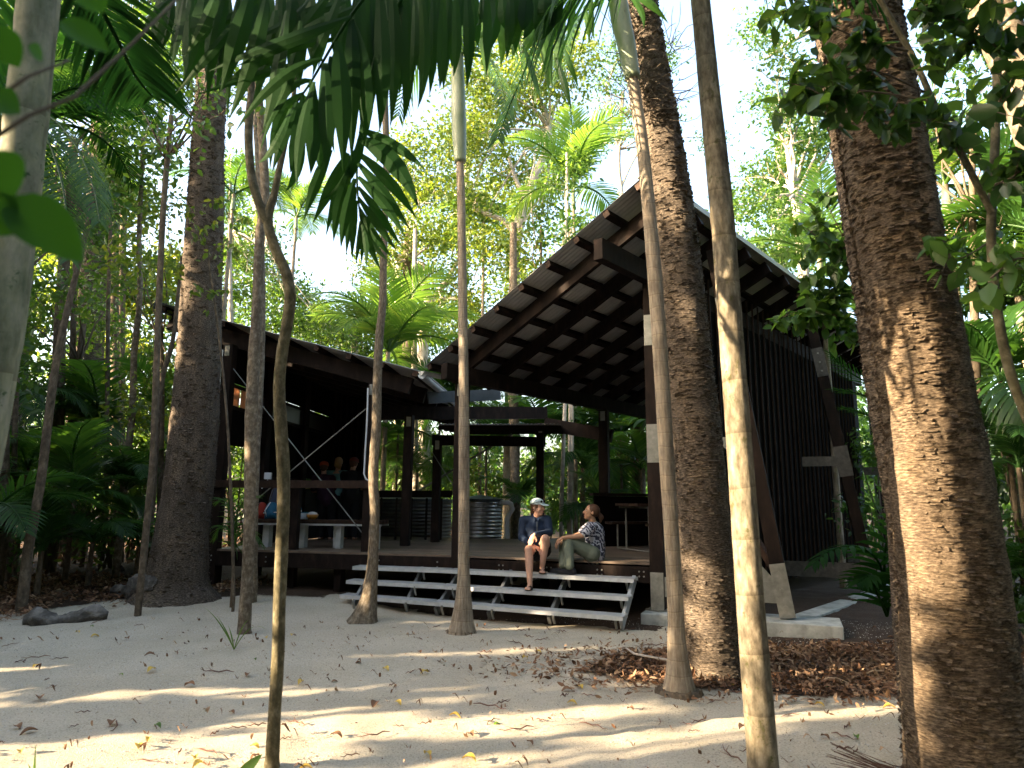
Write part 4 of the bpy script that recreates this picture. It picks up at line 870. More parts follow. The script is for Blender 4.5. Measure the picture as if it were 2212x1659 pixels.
# ================================================================== TRUNKS
def cr(pts, n):     # smooth resample of (x,y,w) rows by Catmull-Rom
    out = []; m = len(pts)
    for i in range(m - 1):
        p0, p1, p2, p3 = [np.array(pts[max(0, min(m - 1, j))], float) for j in (i - 1, i, i + 1, i + 2)]
        for k in range(n):
            t = k / n; out.append(.5 * ((2 * p1) + (-p0 + p2) * t + (2 * p0 - 5 * p1 + 4 * p2 - p3) * t * t + (-p0 + 3 * p1 - 3 * p2 + p3) * t ** 3))
    out.append(np.array(pts[-1], float)); return out
def tubeuv(name, path, rad, mat, parent, nseg=24, step=.05, rough=.04, nf=6, flutes=0, ringh=0, flakes=0, flsize=.04, seed=0, flmat=None, ring_amp=.0):
    """trunk mesh with metre UVs, lumpy skin and optional bark flakes"""
    rnd = random.Random(seed); off = WL[parent.name] if parent else Vector((0, 0, 0))
    # resample by length
    P_ = [Vector(p) for p in path]; ds = [0]
    for i in range(1, len(P_)): ds.append(ds[-1] + (P_[i] - P_[i - 1]).length)
    n = max(3, int(ds[-1] / step)); pts = []; rr = []; ll = []
    j = 0
    for i in range(n + 1):
        l = ds[-1] * i / n
        while j < len(ds) - 2 and ds[j + 1] < l: j += 1
        t = (l - ds[j]) / max(1e-6, ds[j + 1] - ds[j]); pts.append(P_[j].lerp(P_[j + 1], t)); rr.append(lerp(rad[j], rad[j + 1], t)); ll.append(l)
    V = []; fr = []; x = Vector((1, 0, 0)); ph = rnd.random() * 9
    for i, p in enumerate(pts):
        t = (pts[min(i + 1, n)] - pts[max(i - 1, 0)]).normalized(); x = (x - t * x.dot(t)).normalized(); y = t.cross(x); fr.append((p, x.copy(), y, t, rr[i]))
        rg = 1
        if ringh: f_ = (ll[i] / ringh) % 1.0; rg = 1 + ring_amp * (1 - f_) * (1 if f_ > .1 else f_ * 10)
        for k in range(nseg):
            a = 2 * math.pi * k / nseg; d = x * math.cos(a) + y * math.sin(a)
            q = Vector((math.cos(a) * 1.3, math.sin(a) * 1.3, ll[i] * nf / 3 + seed * 3.7))
            r_ = rr[i] * rg * (1 + rough * noise.noise(q * 1.0) + rough * .7 * noise.noise(q * 3.1) + (rough * .5 * noise.noise(q * 8) if rough > .03 else 0))
            if flutes: r_ *= 1 + .035 * math.cos(flutes * a + ph + ll[i] * .2)
            V.append(tuple(p + d * r_ - off))
    Q = []; UV = []
    for i in range(n):
        c = 2 * math.pi * rr[i]
        for k in range(nseg):
            k2 = (k + 1) % nseg; Q.append((i * nseg + k, i * nseg + k2, (i + 1) * nseg + k2, (i + 1) * nseg + k))
            c0 = 2 * math.pi * rr[0] * .8; u0_, u1_ = c0 * k / nseg, c0 * (k + 1) / nseg; UV += [(u0_, ll[i]), (u1_, ll[i]), (u1_, ll[i + 1]), (u0_, ll[i + 1])]
    if flakes:
        for _ in range(flakes):
            i = int(rnd.random() * n); p, x_, y_, t, r_ = fr[i]; a = rnd.random() * 2 * math.pi; d = x_ * math.cos(a) + y_ * math.sin(a); tn = t.cross(d)
            s1 = flsize * (.4 + rnd.random()); s2 = flsize * (.12 + .3 * rnd.random()); lift = flsize * (.08 + .30 * rnd.random()); c = p + d * r_ * (1 + rough * .3) + t * rnd.uniform(-.5, .5) * step - off
            b = len(V); tl = t * (1 if rnd.random() < .6 else -1) + tn * rnd.uniform(-.3, .3)
            V += [tuple(c - tn * s1 / 2 - d * .004), tuple(c + tn * s1 / 2 - d * .004), tuple(c + tn * s1 * .35 + tl * s2 + d * lift), tuple(c - tn * s1 * .4 + tl * s2 * .8 + d * lift * .7)]
            Q.append((b, b + 1, b + 2, b + 3)); u = rnd.random() * 1.5; UV += [(u, ll[i]), (u + s1, ll[i]), (u + s1, ll[i] + s2), (u, ll[i] + s2)]
    o = npmesh(name, np.array(V), np.array(Q), mat, parent, True)
    uvl = o.data.uv_layers.new(name='UVMap'); uvl.data.foreach_set('uv', np.array(UV, np.float32).ravel()); return o
def disp(pts, Y, ext=None, K_=K, n=6, base=True, Y1=None):
    """rows (display x, y, width) from the foot up -> world path and radii on the plane y=Y"""
    rows = cr(pts, n); path = []; rad = []; m = len(rows) - 1
    for i, (x, y, w_) in enumerate(rows):
        Yi = Y if Y1 is None else lerp(Y, Y1, i / m); p = at(x * K_, y * K_, Yi); path.append(p); rad.append(max(.004, w_ * K_ / 2 * camdepth(p) / F))
    if base:
        g = path[0].copy(); g.z = gz(g.x, g.y) - .1; 
        if path[0].z > g.z + .02: path.insert(0, g); rad.insert(0, rad[0] * 1.02)
    if ext:
        d = (path[-1] - path[-2]).normalized(); d = (d + UP).normalized()
        for k in range(1, 5): path.append(path[-1] + d * ext / 4); rad.append(rad[-1] * .94)
    return path, rad
def sc(pts, f): return [(x, y, w_ * f) for x, y, w_ in pts]
def footY(x, y, z=.05): return onz(x * K, y * K, z).y
# -------- leaves
def leaves(P_, size, rng, aspect=.5, up=.35, droop=0, six=True, svar=.45):
    """ovate folded leaves at points P_ -> (V, Q)"""
    n = len(P_); nrm = rng.normal(size=(n, 3)); nrm[:, 2] += up * 2; nrm /= np.linalg.norm(nrm, axis=1)[:, None]
    d = rng.normal(size=(n, 3)); d[:, 2] -= droop * 2; d -= nrm * (d * nrm).sum(1)[:, None]; d /= np.linalg.norm(d, axis=1)[:, None]
    s = np.cross(nrm, d); L = size * (1 - svar + 2 * svar * rng.random(n))[:, None]; W_ = L * aspect / 2; c = np.asarray(P_)
    if six:
        fo = nrm * W_ * .35
        V = np.stack([c, c + d * L * .35 + s * W_ + fo, c + d * L * .72 + s * W_ * .7 + fo * .7, c + d * L, c + d * L * .72 - s * W_ * .7 + fo * .7, c + d * L * .35 - s * W_ + fo], 1).reshape(-1, 3)
        b = np.arange(n)[:, None] * 6; Q = np.concatenate([b + np.array([0, 1, 2, 3]), b + np.array([0, 3, 4, 5])])
    else:
        V = np.stack([c, c + d * L * .5 + s * W_, c + d * L, c + d * L * .5 - s * W_], 1).reshape(-1, 3); b = np.arange(n)[:, None] * 4; Q = b + np.array([0, 1, 2, 3])
    return V, Q
def merge(parts):
    V = []; Q = []; b = 0
    for v, q in parts: V.append(v); Q.append(q + b); b += len(v)
    return np.concatenate(V), np.concatenate(Q)
def blobpts(c, r, n, rng, clump=9, cs=.22):
    """points in clumps filling an ellipsoid, denser to its skin"""
    c = np.array(c); r = np.array(r); k = max(1, n // clump) if clump > 1 else n
    u = rng.normal(size=(k, 3)); u /= np.linalg.norm(u, axis=1)[:, None]; rad = rng.random(k) ** .45
    cc = c + u * rad[:, None] * r
    P_ = np.repeat(cc, clump, 0); P_ += rng.normal(size=P_.shape) * cs; return P_
def crown_mesh(name, blobs, n_per_m2, size, mat, parent, rng, aspect=.5, up=.35, droop=.3, clump=9, cs=.22, twigs=True, carve=True):
    off = np.array(WL[parent.name]) if parent else np.zeros(3); pts = []
    for (c, r) in blobs:
        n = int(2.4 * n_per_m2 * 4 * math.pi * (r[0] * r[1] * r[2]) ** (2 / 3) / 3); pts.append(blobpts(c, r, n, rng, clump, cs))
    P_ = np.concatenate(pts)
    P_ = P_[P_[:, 2] > .12]
    if carve: P_ = P_[~gap_mask(P_)]
    if len(P_) == 0: return None
    # keep the air in front of the camera clear
    P_ = P_[np.linalg.norm(P_ - np.array([0, 0, 1.5]), axis=1) > 1.6]
    V, Q = leaves(P_ - off, size, rng, aspect, up, droop)
    return npmesh(name, V, Q, M[mat], parent)
def limb_mesh(name, p0, r0, tips, mat, parent, rnd, via=None):
    """forking limbs from p0 to each tip, one mesh"""
    mb = MB()
    for tp in tips:
        p0_ = Vector(p0); tp = Vector(tp); L_ = (tp - p0_).length; pts = []; rr = []
        j = Vector((rnd.uniform(-1, 1), rnd.uniform(-1, 1), rnd.uniform(-.2, .8))) * L_ * .16
        for i in range(8):
            t = i / 7; q = p0_.lerp(tp, t) + j * math.sin(math.pi * t) + Vector((rnd.uniform(-1, 1), rnd.uniform(-1, 1), rnd.uniform(-1, 1))) * L_ * .025; pts.append(q); rr.append(r0 * (1 - .8 * t))
        pts[0] = p0_; mb.tube(pts, rr, 7)
        for _ in range(5):
            i = rnd.randint(3, 6); q = pts[i]; e = q + Vector((rnd.uniform(-1, 1), rnd.uniform(-1, 1), rnd.uniform(-.3, .9))) * L_ * .3
            m_ = q.lerp(e, .5) + Vector((rnd.uniform(-1, 1), rnd.uniform(-1, 1), 0)) * L_ * .04; mb.tube([q, m_, e], [rr[i] * .55, rr[i] * .4, rr[i] * .12], 5)
    return mb.build(name, M[mat], parent, smooth=True)
rngm = np.random.default_rng(7); rn = random.Random(11)
# -------- palm fronds
def frond_geo(path, n=44, l0=.6, w_=.035, grav=.5, side=.85, seed=0, prof=None, start=.12, rr=.014, upn=None, fwd=.45, vee=.15, segs=4, broken=0):
    rnd = random.Random(seed); P_ = [Vector(p) for p in path]
    rows = cr([tuple(p) for p in P_], 6); P_ = [Vector(r_) for r_ in rows]; m = len(P_) - 1; V = []; Q = []
    def tubev(pts, rad, k=5):
        b = len(V); x = Vector((0, 0, 1))
        for i, p in enumerate(pts):
            t = (pts[min(i + 1, len(pts) - 1)] - pts[max(i - 1, 0)]).normalized(); xx = t.orthogonal().normalized() if abs(t.dot(x)) > .98 else (x - t * t.dot(x)).normalized(); y = t.cross(xx)
            for a in range(k): th = 2 * math.pi * a / k; V.append(tuple(p + (xx * math.cos(th) + y * math.sin(th)) * rad[i]))
        for i in range(len(pts) - 1):
            for a in range(k): Q.append((b + i * k + a, b + i * k + (a + 1) % k, b + (i + 1) * k + (a + 1) % k, b + (i + 1) * k + a))
    tubev(P_, [rr * (1 - .85 * i / m) + .002 for i in range(m + 1)])
    for i in range(n):
        t = start + (1 - start) * (i + .5) / n; f = t * m; j = min(m - 1, int(f)); p = P_[j].lerp(P_[j + 1], f - j); tg = (P_[j + 1] - P_[j]).normalized()
        u_ = upn if upn is not None else UP
        sdv = tg.cross(u_); sdv = sdv.normalized() if sdv.length > .15 else Vector((1, 0, 0)); nv = sdv.cross(tg).normalized()
        pr_ = prof(t) if prof else (math.sin(math.pi * min(1, .18 + .82 * t)) ** .6 if t < .95 else .35)
        for e in (-1, 1):
            if broken and rnd.random() < broken: continue
            L_ = l0 * pr_ * rnd.uniform(.88, 1.08); d = (sdv * e * side + tg * (fwd + .5 * t) + nv * (vee + rnd.uniform(-.06, .06)) + Vector((rnd.uniform(-.05, .05), rnd.uniform(-.05, .05), 0))).normalized()
            wd = w_ * (.6 + .4 * pr_); q = p.copy(); b = len(V); fold = d.cross(nv).normalized() if abs(d.dot(nv)) < .97 else sdv
            for s_ in range(segs + 1):
                k = s_ / segs; ww = wd * (.45, 1, .95, .6, .06)[s_] / 2 if segs == 4 else wd * (.6, 1, .05)[s_] / 2
                V.append(tuple(q - fold * ww)); V.append(tuple(q + fold * ww))
                if s_ < segs:
                    d = (d + Vector((0, 0, -grav)) * (1 / segs) * (0.5 + k)).normalized(); q = q + d * L_ / segs
            for s_ in range(segs): Q.append((b + 2 * s_, b + 2 * s_ + 1, b + 2 * s_ + 3, b + 2 * s_ + 2))
    return np.array(V), np.array(Q)
def arcpath(L_, e0, droop, n=7, lat=0):
    """rachis in the x-z plane starting at the origin, elevation e0, bending down by droop degrees"""
    p = Vector((0, 0, 0)); pts = [p.copy()]
    for i in range(n):
        e = R(e0 - droop * ((i + .5) / n) ** 1.3); p = p + Vector((math.cos(e), lat * (i / n) ** 2, math.sin(e))) * L_ / n; pts.append(p.copy())
    return pts
FR = {}
def frond_proto(key, L_, e0, droop, n, l0, w_, grav, mat, seed, **kw):
    V, Q = frond_geo(arcpath(L_, e0, droop), n, l0, w_, grav, seed=seed, **kw); me = bpy.data.meshes.new('frond')
    me.vertices.add(len(V)); me.vertices.foreach_set('co', V.astype(np.float32).ravel()); me.loops.add(Q.size); me.loops.foreach_set('vertex_index', Q.astype(np.int32).ravel())
    me.polygons.add(len(Q)); me.polygons.foreach_set('loop_start', np.arange(0, Q.size, 4, dtype=np.int32)); me.update(calc_edges=True); me.materials.append(M[mat]); FR[key] = me
for i, m_ in enumerate(('frond', 'frond_lit', 'frond_dark', 'frond_deep')):
    for j in range(3):
        frond_proto((m_, j), 1.0, (62, 48, 35)[j], (85, 95, 110)[j], 34, .36, .021, (.5, .7, 1.0)[j], m_, i * 7 + j, segs=4)
        frond_proto((m_, j + 3), 1.0, (62, 48, 35)[j], (85, 95, 110)[j], 24, .40, .034, (.4, .6, .8)[j], m_, i * 7 + j + 40, segs=4)
def add_fronds(root, c, n, L_, mat, rnd, broad=0, el=(-15, 40), az0=None, spread=360):
    c = Vector(c)
    for i in range(n):
        j = rnd.randrange(3) + (3 if broad else 0); o = link(bpy.data.objects.new('frond', FR[(mat, j)])); o.parent = root; o.location = c - WL[root.name]
        az = (rnd.random() * 360 if az0 is None else az0 + rnd.uniform(-.5, .5) * spread) + (0 if az0 is not None else 0)
        if az0 is None: az = 360 * (i + rnd.uniform(-.35, .35)) / n
        o.rotation_euler = Euler((rnd.uniform(-.25, .25), -R(rnd.uniform(*el)), R(az))); s_ = L_ * rnd.uniform(.8, 1.15); o.scale = (s_, s_, s_)
def palm(x, y, Y, w_, ybase, label, n=9, L_=1.6, mat='frond', grp=None, seed=0, shaft=True, broad=0, el=(-20, 35), bark='palmbark', lean=0, name='palm_tree', trunk=True):
    """palm whose crown centre is seen at display (x,y) at distance Y"""
    rnd = random.Random(seed); c = at(x * K, y * K, Y); bx = c.x + lean; g = gz(bx, Y)
    t = empty(name, (bx, Y, g), label, 'palm', grp); r_ = w_
    if trunk:
        pth = [Vector((bx, Y, g - .1)), Vector((bx, Y, g + .3)), Vector((lerp(bx, c.x, .5) + lean * .1, Y, lerp(g, c.z, .5))), c]; tubeuv('trunk', [Vector(q) for q in cr([tuple(p) for p in pth], 5)], list(np.linspace(r_ * 1.25, r_ * .8, 16)), M[bark], t, 10, .15, .02, ringh=.15, ring_amp=.03, seed=seed)
        if shaft: mb = MB(); mb.tube([c - UP * .45 * L_ * .5, c - UP * .2 * L_, c + UP * .05], [r_ * 1.25, r_ * 1.2, r_ * .6], 10); mb.build('crownshaft', M['crownshaft'], t, smooth=True)
    add_fronds(t, c, n, L_, mat, rnd, broad, el); return t
# ================================================================== NAMED TREES
def pine(pts, Y, label, flakes, ext=5, seed=0, nseg=48, step=.05, rough=.05, grp=None, crown=None, flutes=0, name='hoop_pine', Y1=None, bk='pine'):
    path, rad = disp(pts, Y, ext, Y1=Y1); b = path[0]; t = empty(name, (b.x, b.y, gz(b.x, b.y)), label, 'pine tree', grp)
    tubeuv('trunk', path, rad, M[bk], t, nseg, step, rough, 6, flakes=flakes, flsize=.05, seed=seed, flutes=flutes); 
    top = path[-1]
    blobs = [((top.x + rn.uniform(-1.5, 1.5), top.y + rn.uniform(-1, 1.5), top.z + rn.uniform(-.3, 2.0)), (1.3, 1.3, .5)) for _ in range(7)]
    limb_mesh('limbs', path[-2], rad[-2] * .35, [b_[0] for b_ in blobs], 'brownbark', t, rn)
    crown_mesh('crown', blobs, 60, .16, 'leaf_c', t, rngm, .3, clump=10, cs=.2); return t, path, rad
pine(sc([(375, 1300, 215), (378, 1262, 150), (388, 1200, 125), (400, 1100, 112), (412, 1000, 108), (424, 850, 100), (432, 700, 90), (440, 540, 82), (445, 420, 76), (450, 300, 70), (458, 150, 62), (465, 0, 56)], 0.94), 9.75, 'big dark pine trunk flaring at its base in front of the left roof end', 7000, 4, 1, 48, .05, .06)
pine(sc([(1548, 1460, 150), (1540, 1420, 128), (1530, 1300, 124), (1520, 1150, 122), (1500, 900, 112), (1478, 700, 106), (1462, 550, 102), (1443, 400, 96), (1420, 250, 88), (1400, 120, 78), (1385, 0, 70)], 0.93), footY(1545, 1455), 'brown flaky pine trunk standing behind the slim palm right of the stair', 9000, 5, 2)
pine([(2110, 1720, 270), (2087, 1600, 245), (2067, 1400, 220), (2047, 1197, 203), (2024, 1017, 192), (1996, 836, 178), (1966, 655, 170), (1936, 500, 166), (1904, 300, 162), (1876, 150, 158), (1850, 0, 152)], 4.05, 'huge sunlit flaky pine trunk at the right edge', 15000, 5, 3, 72, .035, .045, flutes=3, bk='pine_sunlit')
pine([(2010, 1560, 110), (1990, 1400, 102), (1972, 1174, 94), (1950, 1016, 90), (1926, 881, 90), (1896, 655, 90), (1872, 500, 90), (1843, 300, 88), (1820, 150, 88), (1800, 0, 85)], 4.75, 'second narrower pine trunk pressed behind the left side of the huge one', 6000, 5, 31, 40, .04, .06)
def palmtrunk(pts, Y, label, bark, name='palm_tree', ext=3, seed=0, nseg=24, shaft=None, rings=.13, ra=.03, rough=.02, cat='palm', Y1=None, grp=None):
    path, rad = disp(pts, Y, ext, Y1=Y1); b = path[0]; t = empty(name, (b.x, b.y, gz(b.x, b.y)), label, cat, grp)
    tubeuv('trunk', path, rad, M[bark], t, nseg, .025 if rings else .05, rough, 6, ringh=rings, ring_amp=ra, seed=seed)
    if shaft:
        sp, sr = disp(shaft, Y - .01, .8, base=False); mb = MB(); mb.tube(sp, sr, 20); mb.build('crownshaft', M['crownshaft'], t, smooth=True)
    # fibrous root boss
    return t, path, rad
def rootboss(t, p, r, mat, seed=0):
    rnd = random.Random(seed); mb = MB()
    for i in range(46):
        a = rnd.random() * 6.28; k1 = rnd.uniform(.72, .95); k2 = k1 + rnd.uniform(.02, .10); q = Vector((p.x + math.cos(a) * r * k1, p.y + math.sin(a) * r * k1, gz(p.x, p.y) + rnd.uniform(.01, .055))); e = Vector((p.x + math.cos(a + .1) * r * k2, p.y + math.sin(a + .1) * r * k2, gz(p.x, p.y) - .02)); mb.tube([q, q.lerp(e, .5) + Vector((rnd.uniform(-.01, .01), rnd.uniform(-.01, .01), .005)), e], [.008, .010, .005], 5)
    mb.lathe((p.x, p.y, gz(p.x, p.y) - .03), [(r * .6, 0), (r * .95, .02), (r * .8, .06), (r * .5, .07)], 20); blob('root_fringe', mb, M[mat], t, .007, 1)
T6, p6, r6 = palmtrunk(sc([(998, 1372, 84), (998, 1345, 64), (1000, 1310, 50), (1001, 1265, 38), (1001, 1200, 31), (1002, 1000, 30), (1001, 800, 27), (998, 600, 24), (996, 450, 22), (994, 380, 21), (992, 300, 20), (990, 140, 20)], 0.78), footY(997, 1368, .07), 'slim ringed palm with flared foot standing before the middle of the stair', 'palmbark', ext=.5, seed=4, shaft=[(994, 350, 25), (992, 300, 30), (990, 240, 32), (988, 150, 27)]); rootboss(T6, p6[0], .17, 'brownbark', 1)
T7, p7, r7 = palmtrunk(sc([(1466, 1500, 92), (1466, 1475, 74), (1464, 1430, 56), (1461, 1380, 45), (1458, 1300, 40), (1450, 1150, 38), (1440, 1000, 38), (1428, 800, 37), (1414, 600, 36), (1400, 440, 33), (1385, 300, 31), (1362, 150, 28), (1345, 60, 26), (1330, 0, 26)], 0.85), footY(1466, 1492), 'tall slim ringed palm leaning left among brown litter', 'palmbark', ext=.3, seed=5, shaft=[(1366, 170, 33), (1352, 95, 40), (1340, 40, 42), (1328, -40, 40)]); rootboss(T7, p7[0], .19, 'brownbark', 2)
T9, p9, r9 = palmtrunk(sc([(1652, 1800, 82), (1648, 1660, 76), (1636, 1500, 72), (1620, 1300, 67), (1606, 1100, 63), (1592, 900, 60), (1577, 700, 58), (1562, 500, 57), (1546, 330, 54), (1530, 180, 50), (1512, 0, 46)], 0.87), 3.75, 'thick mottled palm trunk with its sunlit left side', 'palmgrey', ext=1.6, seed=6, rings=.2, ra=.015, rough=.03)
T1, p1_, r1_ = palmtrunk([(-110, 1300, 88), (-50, 1000, 86), (-12, 800, 84), (16, 620, 82), (37, 450, 80), (52, 300, 80), (68, 150, 78), (84, 0, 76)], 2.35, 'thick pale green ringed palm trunk at the left edge', 'bamboo', ext=2.5, seed=7, rings=.42, ra=.05, rough=.012, nseg=32)
def sapling(pts, Y, label, bark, branches=(), name='slender_tree', seed=0, ext=2.0, rough=.10, crown=None, cat='tree', mat='leaf_a', grp=None, size=.1, dens=120, limbs=True, Y1=None):
    path, rad = disp(pts, Y, ext, Y1=Y1); b = path[0]; t = empty(name, (b.x, b.y, gz(b.x, b.y)), label, cat, grp)
    tubeuv('trunk', path, rad, M[bark], t, 16, .05, rough, 9, seed=seed)
    for i, br in enumerate(branches):
        p, r_ = disp(br, Y, 0, base=False); tubeuv('limb', p, r_, M[bark], t, 12, .05, rough, 9, seed=seed + 20 + i)
    if crown:
        blobs = []
        for (x, y, rp, dY, q) in crown:
            c = at(x * K, y * K, Y + dY); r_ = rp * K * camdepth(c) / F; blobs.append((tuple(c), (r_, r_ * q, r_ * .8)))
        if limbs: limb_mesh('limbs', path[-6] if ext else path[-1], rad[-5] * .6, [b_[0] for b_ in blobs], bark, t, random.Random(seed))
        crown_mesh('crown', blobs, dens, size, mat, t, np.random.default_rng(seed + 50), .5, clump=8, cs=size * 1.3)
    return t
sapling(sc([(527, 1372, 40), (527, 1355, 32), (532, 1280, 29), (538, 1150, 28), (541, 1030, 29), (543, 900, 30), (548, 780, 28), (556, 640, 24), (562, 500, 23), (572, 420, 22), (566, 300, 20), (556, 150, 18), (560, 0, 16)], 0.88), footY(527, 1366, .08), 'slender grey barked tree twisting up before the left bench', 'greybark', seed=8, crown=[(560, -250, 120, 0, 1)])
sapling([(545, 1262, 24), (546, 1200, 20), (552, 1000, 17), (562, 800, 16), (566, 650, 14), (560, 400, 13), (548, 200, 11)], 9.6, 'thin second stem close behind the grey barked tree', 'greybark', seed=9)
sapling(sc([(587, 1660, 46), (588, 1635, 38), (594, 1520, 34), (601, 1400, 33), (605, 1250, 34), (611, 1120, 33), (612, 1010, 33), (606, 920, 33), (603, 840, 31), (608, 770, 31), (620, 700, 30), (627, 640, 30), (618, 590, 29), (600, 550, 28), (585, 510, 27), (578, 470, 25), (592, 420, 19), (602, 370, 17), (615, 310, 15), (632, 230, 13), (640, 120, 11)], 0.8), footY(587, 1640), 'mossy crooked sapling forking above the left roof, nearest on the sand', 'mossbark', branches=[[(578, 480, 22), (560, 440, 19), (545, 390, 19), (538, 330, 18), (537, 270, 17), (542, 200, 15), (545, 100, 13)]], seed=10, rough=.07, crown=[(625, -120, 100, .2, 1)], ext=1.4)
sapling(sc([(784, 1352, 100), (788, 1335, 72), (796, 1295, 46), (804, 1230, 30), (806, 1180, 27), (809, 1100, 26), (806, 1020, 27), (812, 930, 25), (814, 840, 24), (818, 740, 22), (826, 650, 20), (828, 560, 19), (832, 450, 18), (834, 330, 17), (832, 200, 16), (840, 0, 14)], 0.82), footY(786, 1343, .07), 'slender lichen spotted tree with splayed foot left of the stair', 'greybark', seed=12, crown=[(850, -220, 110, 0, 1)])
# far left thin dark leaning tree and its neighbours
sapling([(55, 1240, 22), (62, 1180, 20), (88, 1040, 18), (105, 900, 17), (122, 780, 15), (150, 650, 13), (172, 560, 11), (190, 480, 10)], 8.6, 'thin dark stem leaning right in the left undergrowth', 'brownbark', seed=13, rough=.05, crown=[(200, 420, 70, 0, 1), (260, 460, 60, .4, 1)], ext=.5)
sapling([(262, 1130, 16), (270, 1020, 15), (285, 900, 14), (290, 760, 13), (302, 640, 11), (300, 520, 10)], 11.5, 'pale thin stem left of the big dark pine', 'greybark', seed=14, ext=2)
sapling([(332, 1060, 12), (338, 930, 12), (350, 820, 11), (372, 740, 9), (380, 680, 8)], 10.8, 'thin curved stem close to the left side of the big pine', 'brownbark', seed=15, ext=1)
pine([(176, 960, 68), (188, 800, 60), (200, 650, 54), (212, 450, 48), (222, 250, 42)], 15.5, 'far pine trunk standing in the left woodland', 2500, 3, 16, 24, .12, .06)
pine([(28, 900, 50), (40, 700, 44), (55, 500, 40), (70, 300, 36)], 14, 'dim pine trunk behind the pale palm at the left edge', 1500, 3, 17, 24, .12, .06)
for i, (x, x2, w_, Y) in enumerate(((246, 250, 20, 16.5), (258, 268, 18, 17), (150, 170, 14, 13), (228, 240, 10, 12.5), (30, 60, 12, 10.5), (500, 496, 10, 18), (1232, 1225, 9, 16))):
    sapling([(x, 1130, w_), (x + 3, 900, w_ * .9), ((x + x2) / 2, 650, w_ * .8), (x2, 450, w_ * .7)], Y, ('brown stem in the woodland left of the big pine', 'brown twin stem right of its neighbour in the left woodland', 'slim stem between the far pine and the leaning stem', 'very thin stem right of the far pine', 'thin stem in front of the dim far left pine', 'pale thin pole like stem over the left roof', 'thin pole like stem seen over the back roof')[i], 'brownbark' if i < 5 else 'palebark', seed=30 + i, ext=1.5, crown=[(x2, 380, 60, 0, 1)], mat='leaf_a', dens=90, size=.12)
# pale branching tree in the middle distance
def bgtree(trunk, limbs, crown, Y, label, bark='palebark', mat='leaf_b', size=.17, dens=55, seed=0, name='broadleaf_tree', grp=None, cat='tree', cs=None, up=.35):
    rnd = random.Random(seed); path, rad = disp(trunk, Y, 0); b = path[0]; t = empty(name, (b.x, b.y, gz(b.x, b.y)), label, cat, grp)
    tubeuv('trunk', path, rad, M[bark], t, 12, .15, .06, 4, seed=seed)
    for i, br in enumerate(limbs): p, r_ = disp(br, Y, 0, base=False); tubeuv('limb', p, r_, M[bark], t, 8, .15, .06, 4, seed=seed + 9 + i)
    blobs = []
    for (x, y, rp) in crown:
        dY = rnd.uniform(-1.6, 1.6); c = at(x * K, y * K, Y + dY); r_ = rp * K * camdepth(c) / F; blobs.append((tuple(c), (r_, r_ * 1.0, r_ * .62)))
    tips = [b_[0] for b_ in blobs]; src = path[int(len(path) * .72)]
    limb_mesh('branches', src, rad[int(len(path) * .72)] * .42, tips, bark, t, rnd)
    crown_mesh('crown', blobs, dens * (3.4 if 59 < seed < 68 else 1), size * (.76 if 59 < seed < 68 else 1), mat, t, np.random.default_rng(seed), .5, up, clump=12, cs=cs or size * 1.6); return t
bgtree([(1100, 1190, 34), (1105, 800, 28), (1112, 580, 24), (1118, 500, 24), (1135, 430, 20), (1160, 370, 18), (1183, 310, 16), (1178, 250, 14), (1160, 200, 12), (1180, 120, 10)], [[(1118, 510, 14), (1085, 475, 12), (1050, 462, 11), (1025, 450, 11), (1030, 425, 9), (1005, 405, 8)], [(1135, 430, 12), (1115, 390, 9), (1098, 340, 7)], [(1160, 200, 10), (1130, 150, 8), (1120, 80, 6)]],
    [(1170, 170, 90), (1085, 250, 80), (1000, 300, 70), (1100, 370, 70), (1010, 430, 60), (1085, 540, 70), (1200, 260, 50), (1120, 80, 80), (1165, 460, 45), (1030, 520, 55), (1165, 590, 50), (1240, 120, 60), (1010, 170, 60)], 19, 'pale barked tree with snaking limbs over the right roof edge', seed=60)
bgtree([(915, 1000, 30), (912, 720, 26), (925, 650, 22), (905, 590, 16), (885, 545, 13), (880, 470, 10)], [[(925, 655, 14), (955, 620, 12), (985, 570, 9), (1010, 520, 7)], [(935, 650, 9), (985, 645, 8), (1040, 660, 6)], [(900, 580, 10), (880, 560, 9), (840, 545, 7)]],
    [(880, 330, 65), (950, 400, 65), (870, 430, 55), (940, 500, 60), (830, 560, 45), (890, 600, 45), (980, 600, 45), (1020, 660, 45), (790, 590, 30), (950, 690, 40), (860, 500, 45)], 21, 'pale forked tree behind the valley between both roofs', seed=61)
bgtree([(1750, 1000, 30), (1745, 700, 26), (1720, 450, 20), (1700, 300, 14)], [[(1720, 450, 10), (1760, 380, 8), (1790, 330, 6)], [(1650, 130, 5), (1700, 95, 9), (1760, 60, 14), (1810, 40, 16)]],
    [(1700, 380, 75), (1640, 440, 60), (1720, 480, 70), (1660, 540, 55), (1760, 300, 60), (1620, 380, 35), (1690, 250, 45), (1750, 180, 60), (1700, 100, 50), (1770, 560, 60), (1640, 60, 45)], 15, 'leafy tree rising behind the high right roof edge', mat='leaf_a', dens=75, seed=62, size=.14)
bgtree([(1330, 900, 16), (1345, 500, 12), (1335, 350, 10), (1345, 200, 8)], [[(1335, 420, 7), (1360, 360, 5), (1390, 310, 4)]], [(1310, 200, 45), (1360, 270, 40), (1290, 300, 40), (1335, 120, 50), (1450, 250, 35), (1540, 300, 35), (1440, 130, 40)], 24, 'thin sparse tree against the white sky beside the brown pine', mat='leaf_a', dens=34, seed=63, size=.16)
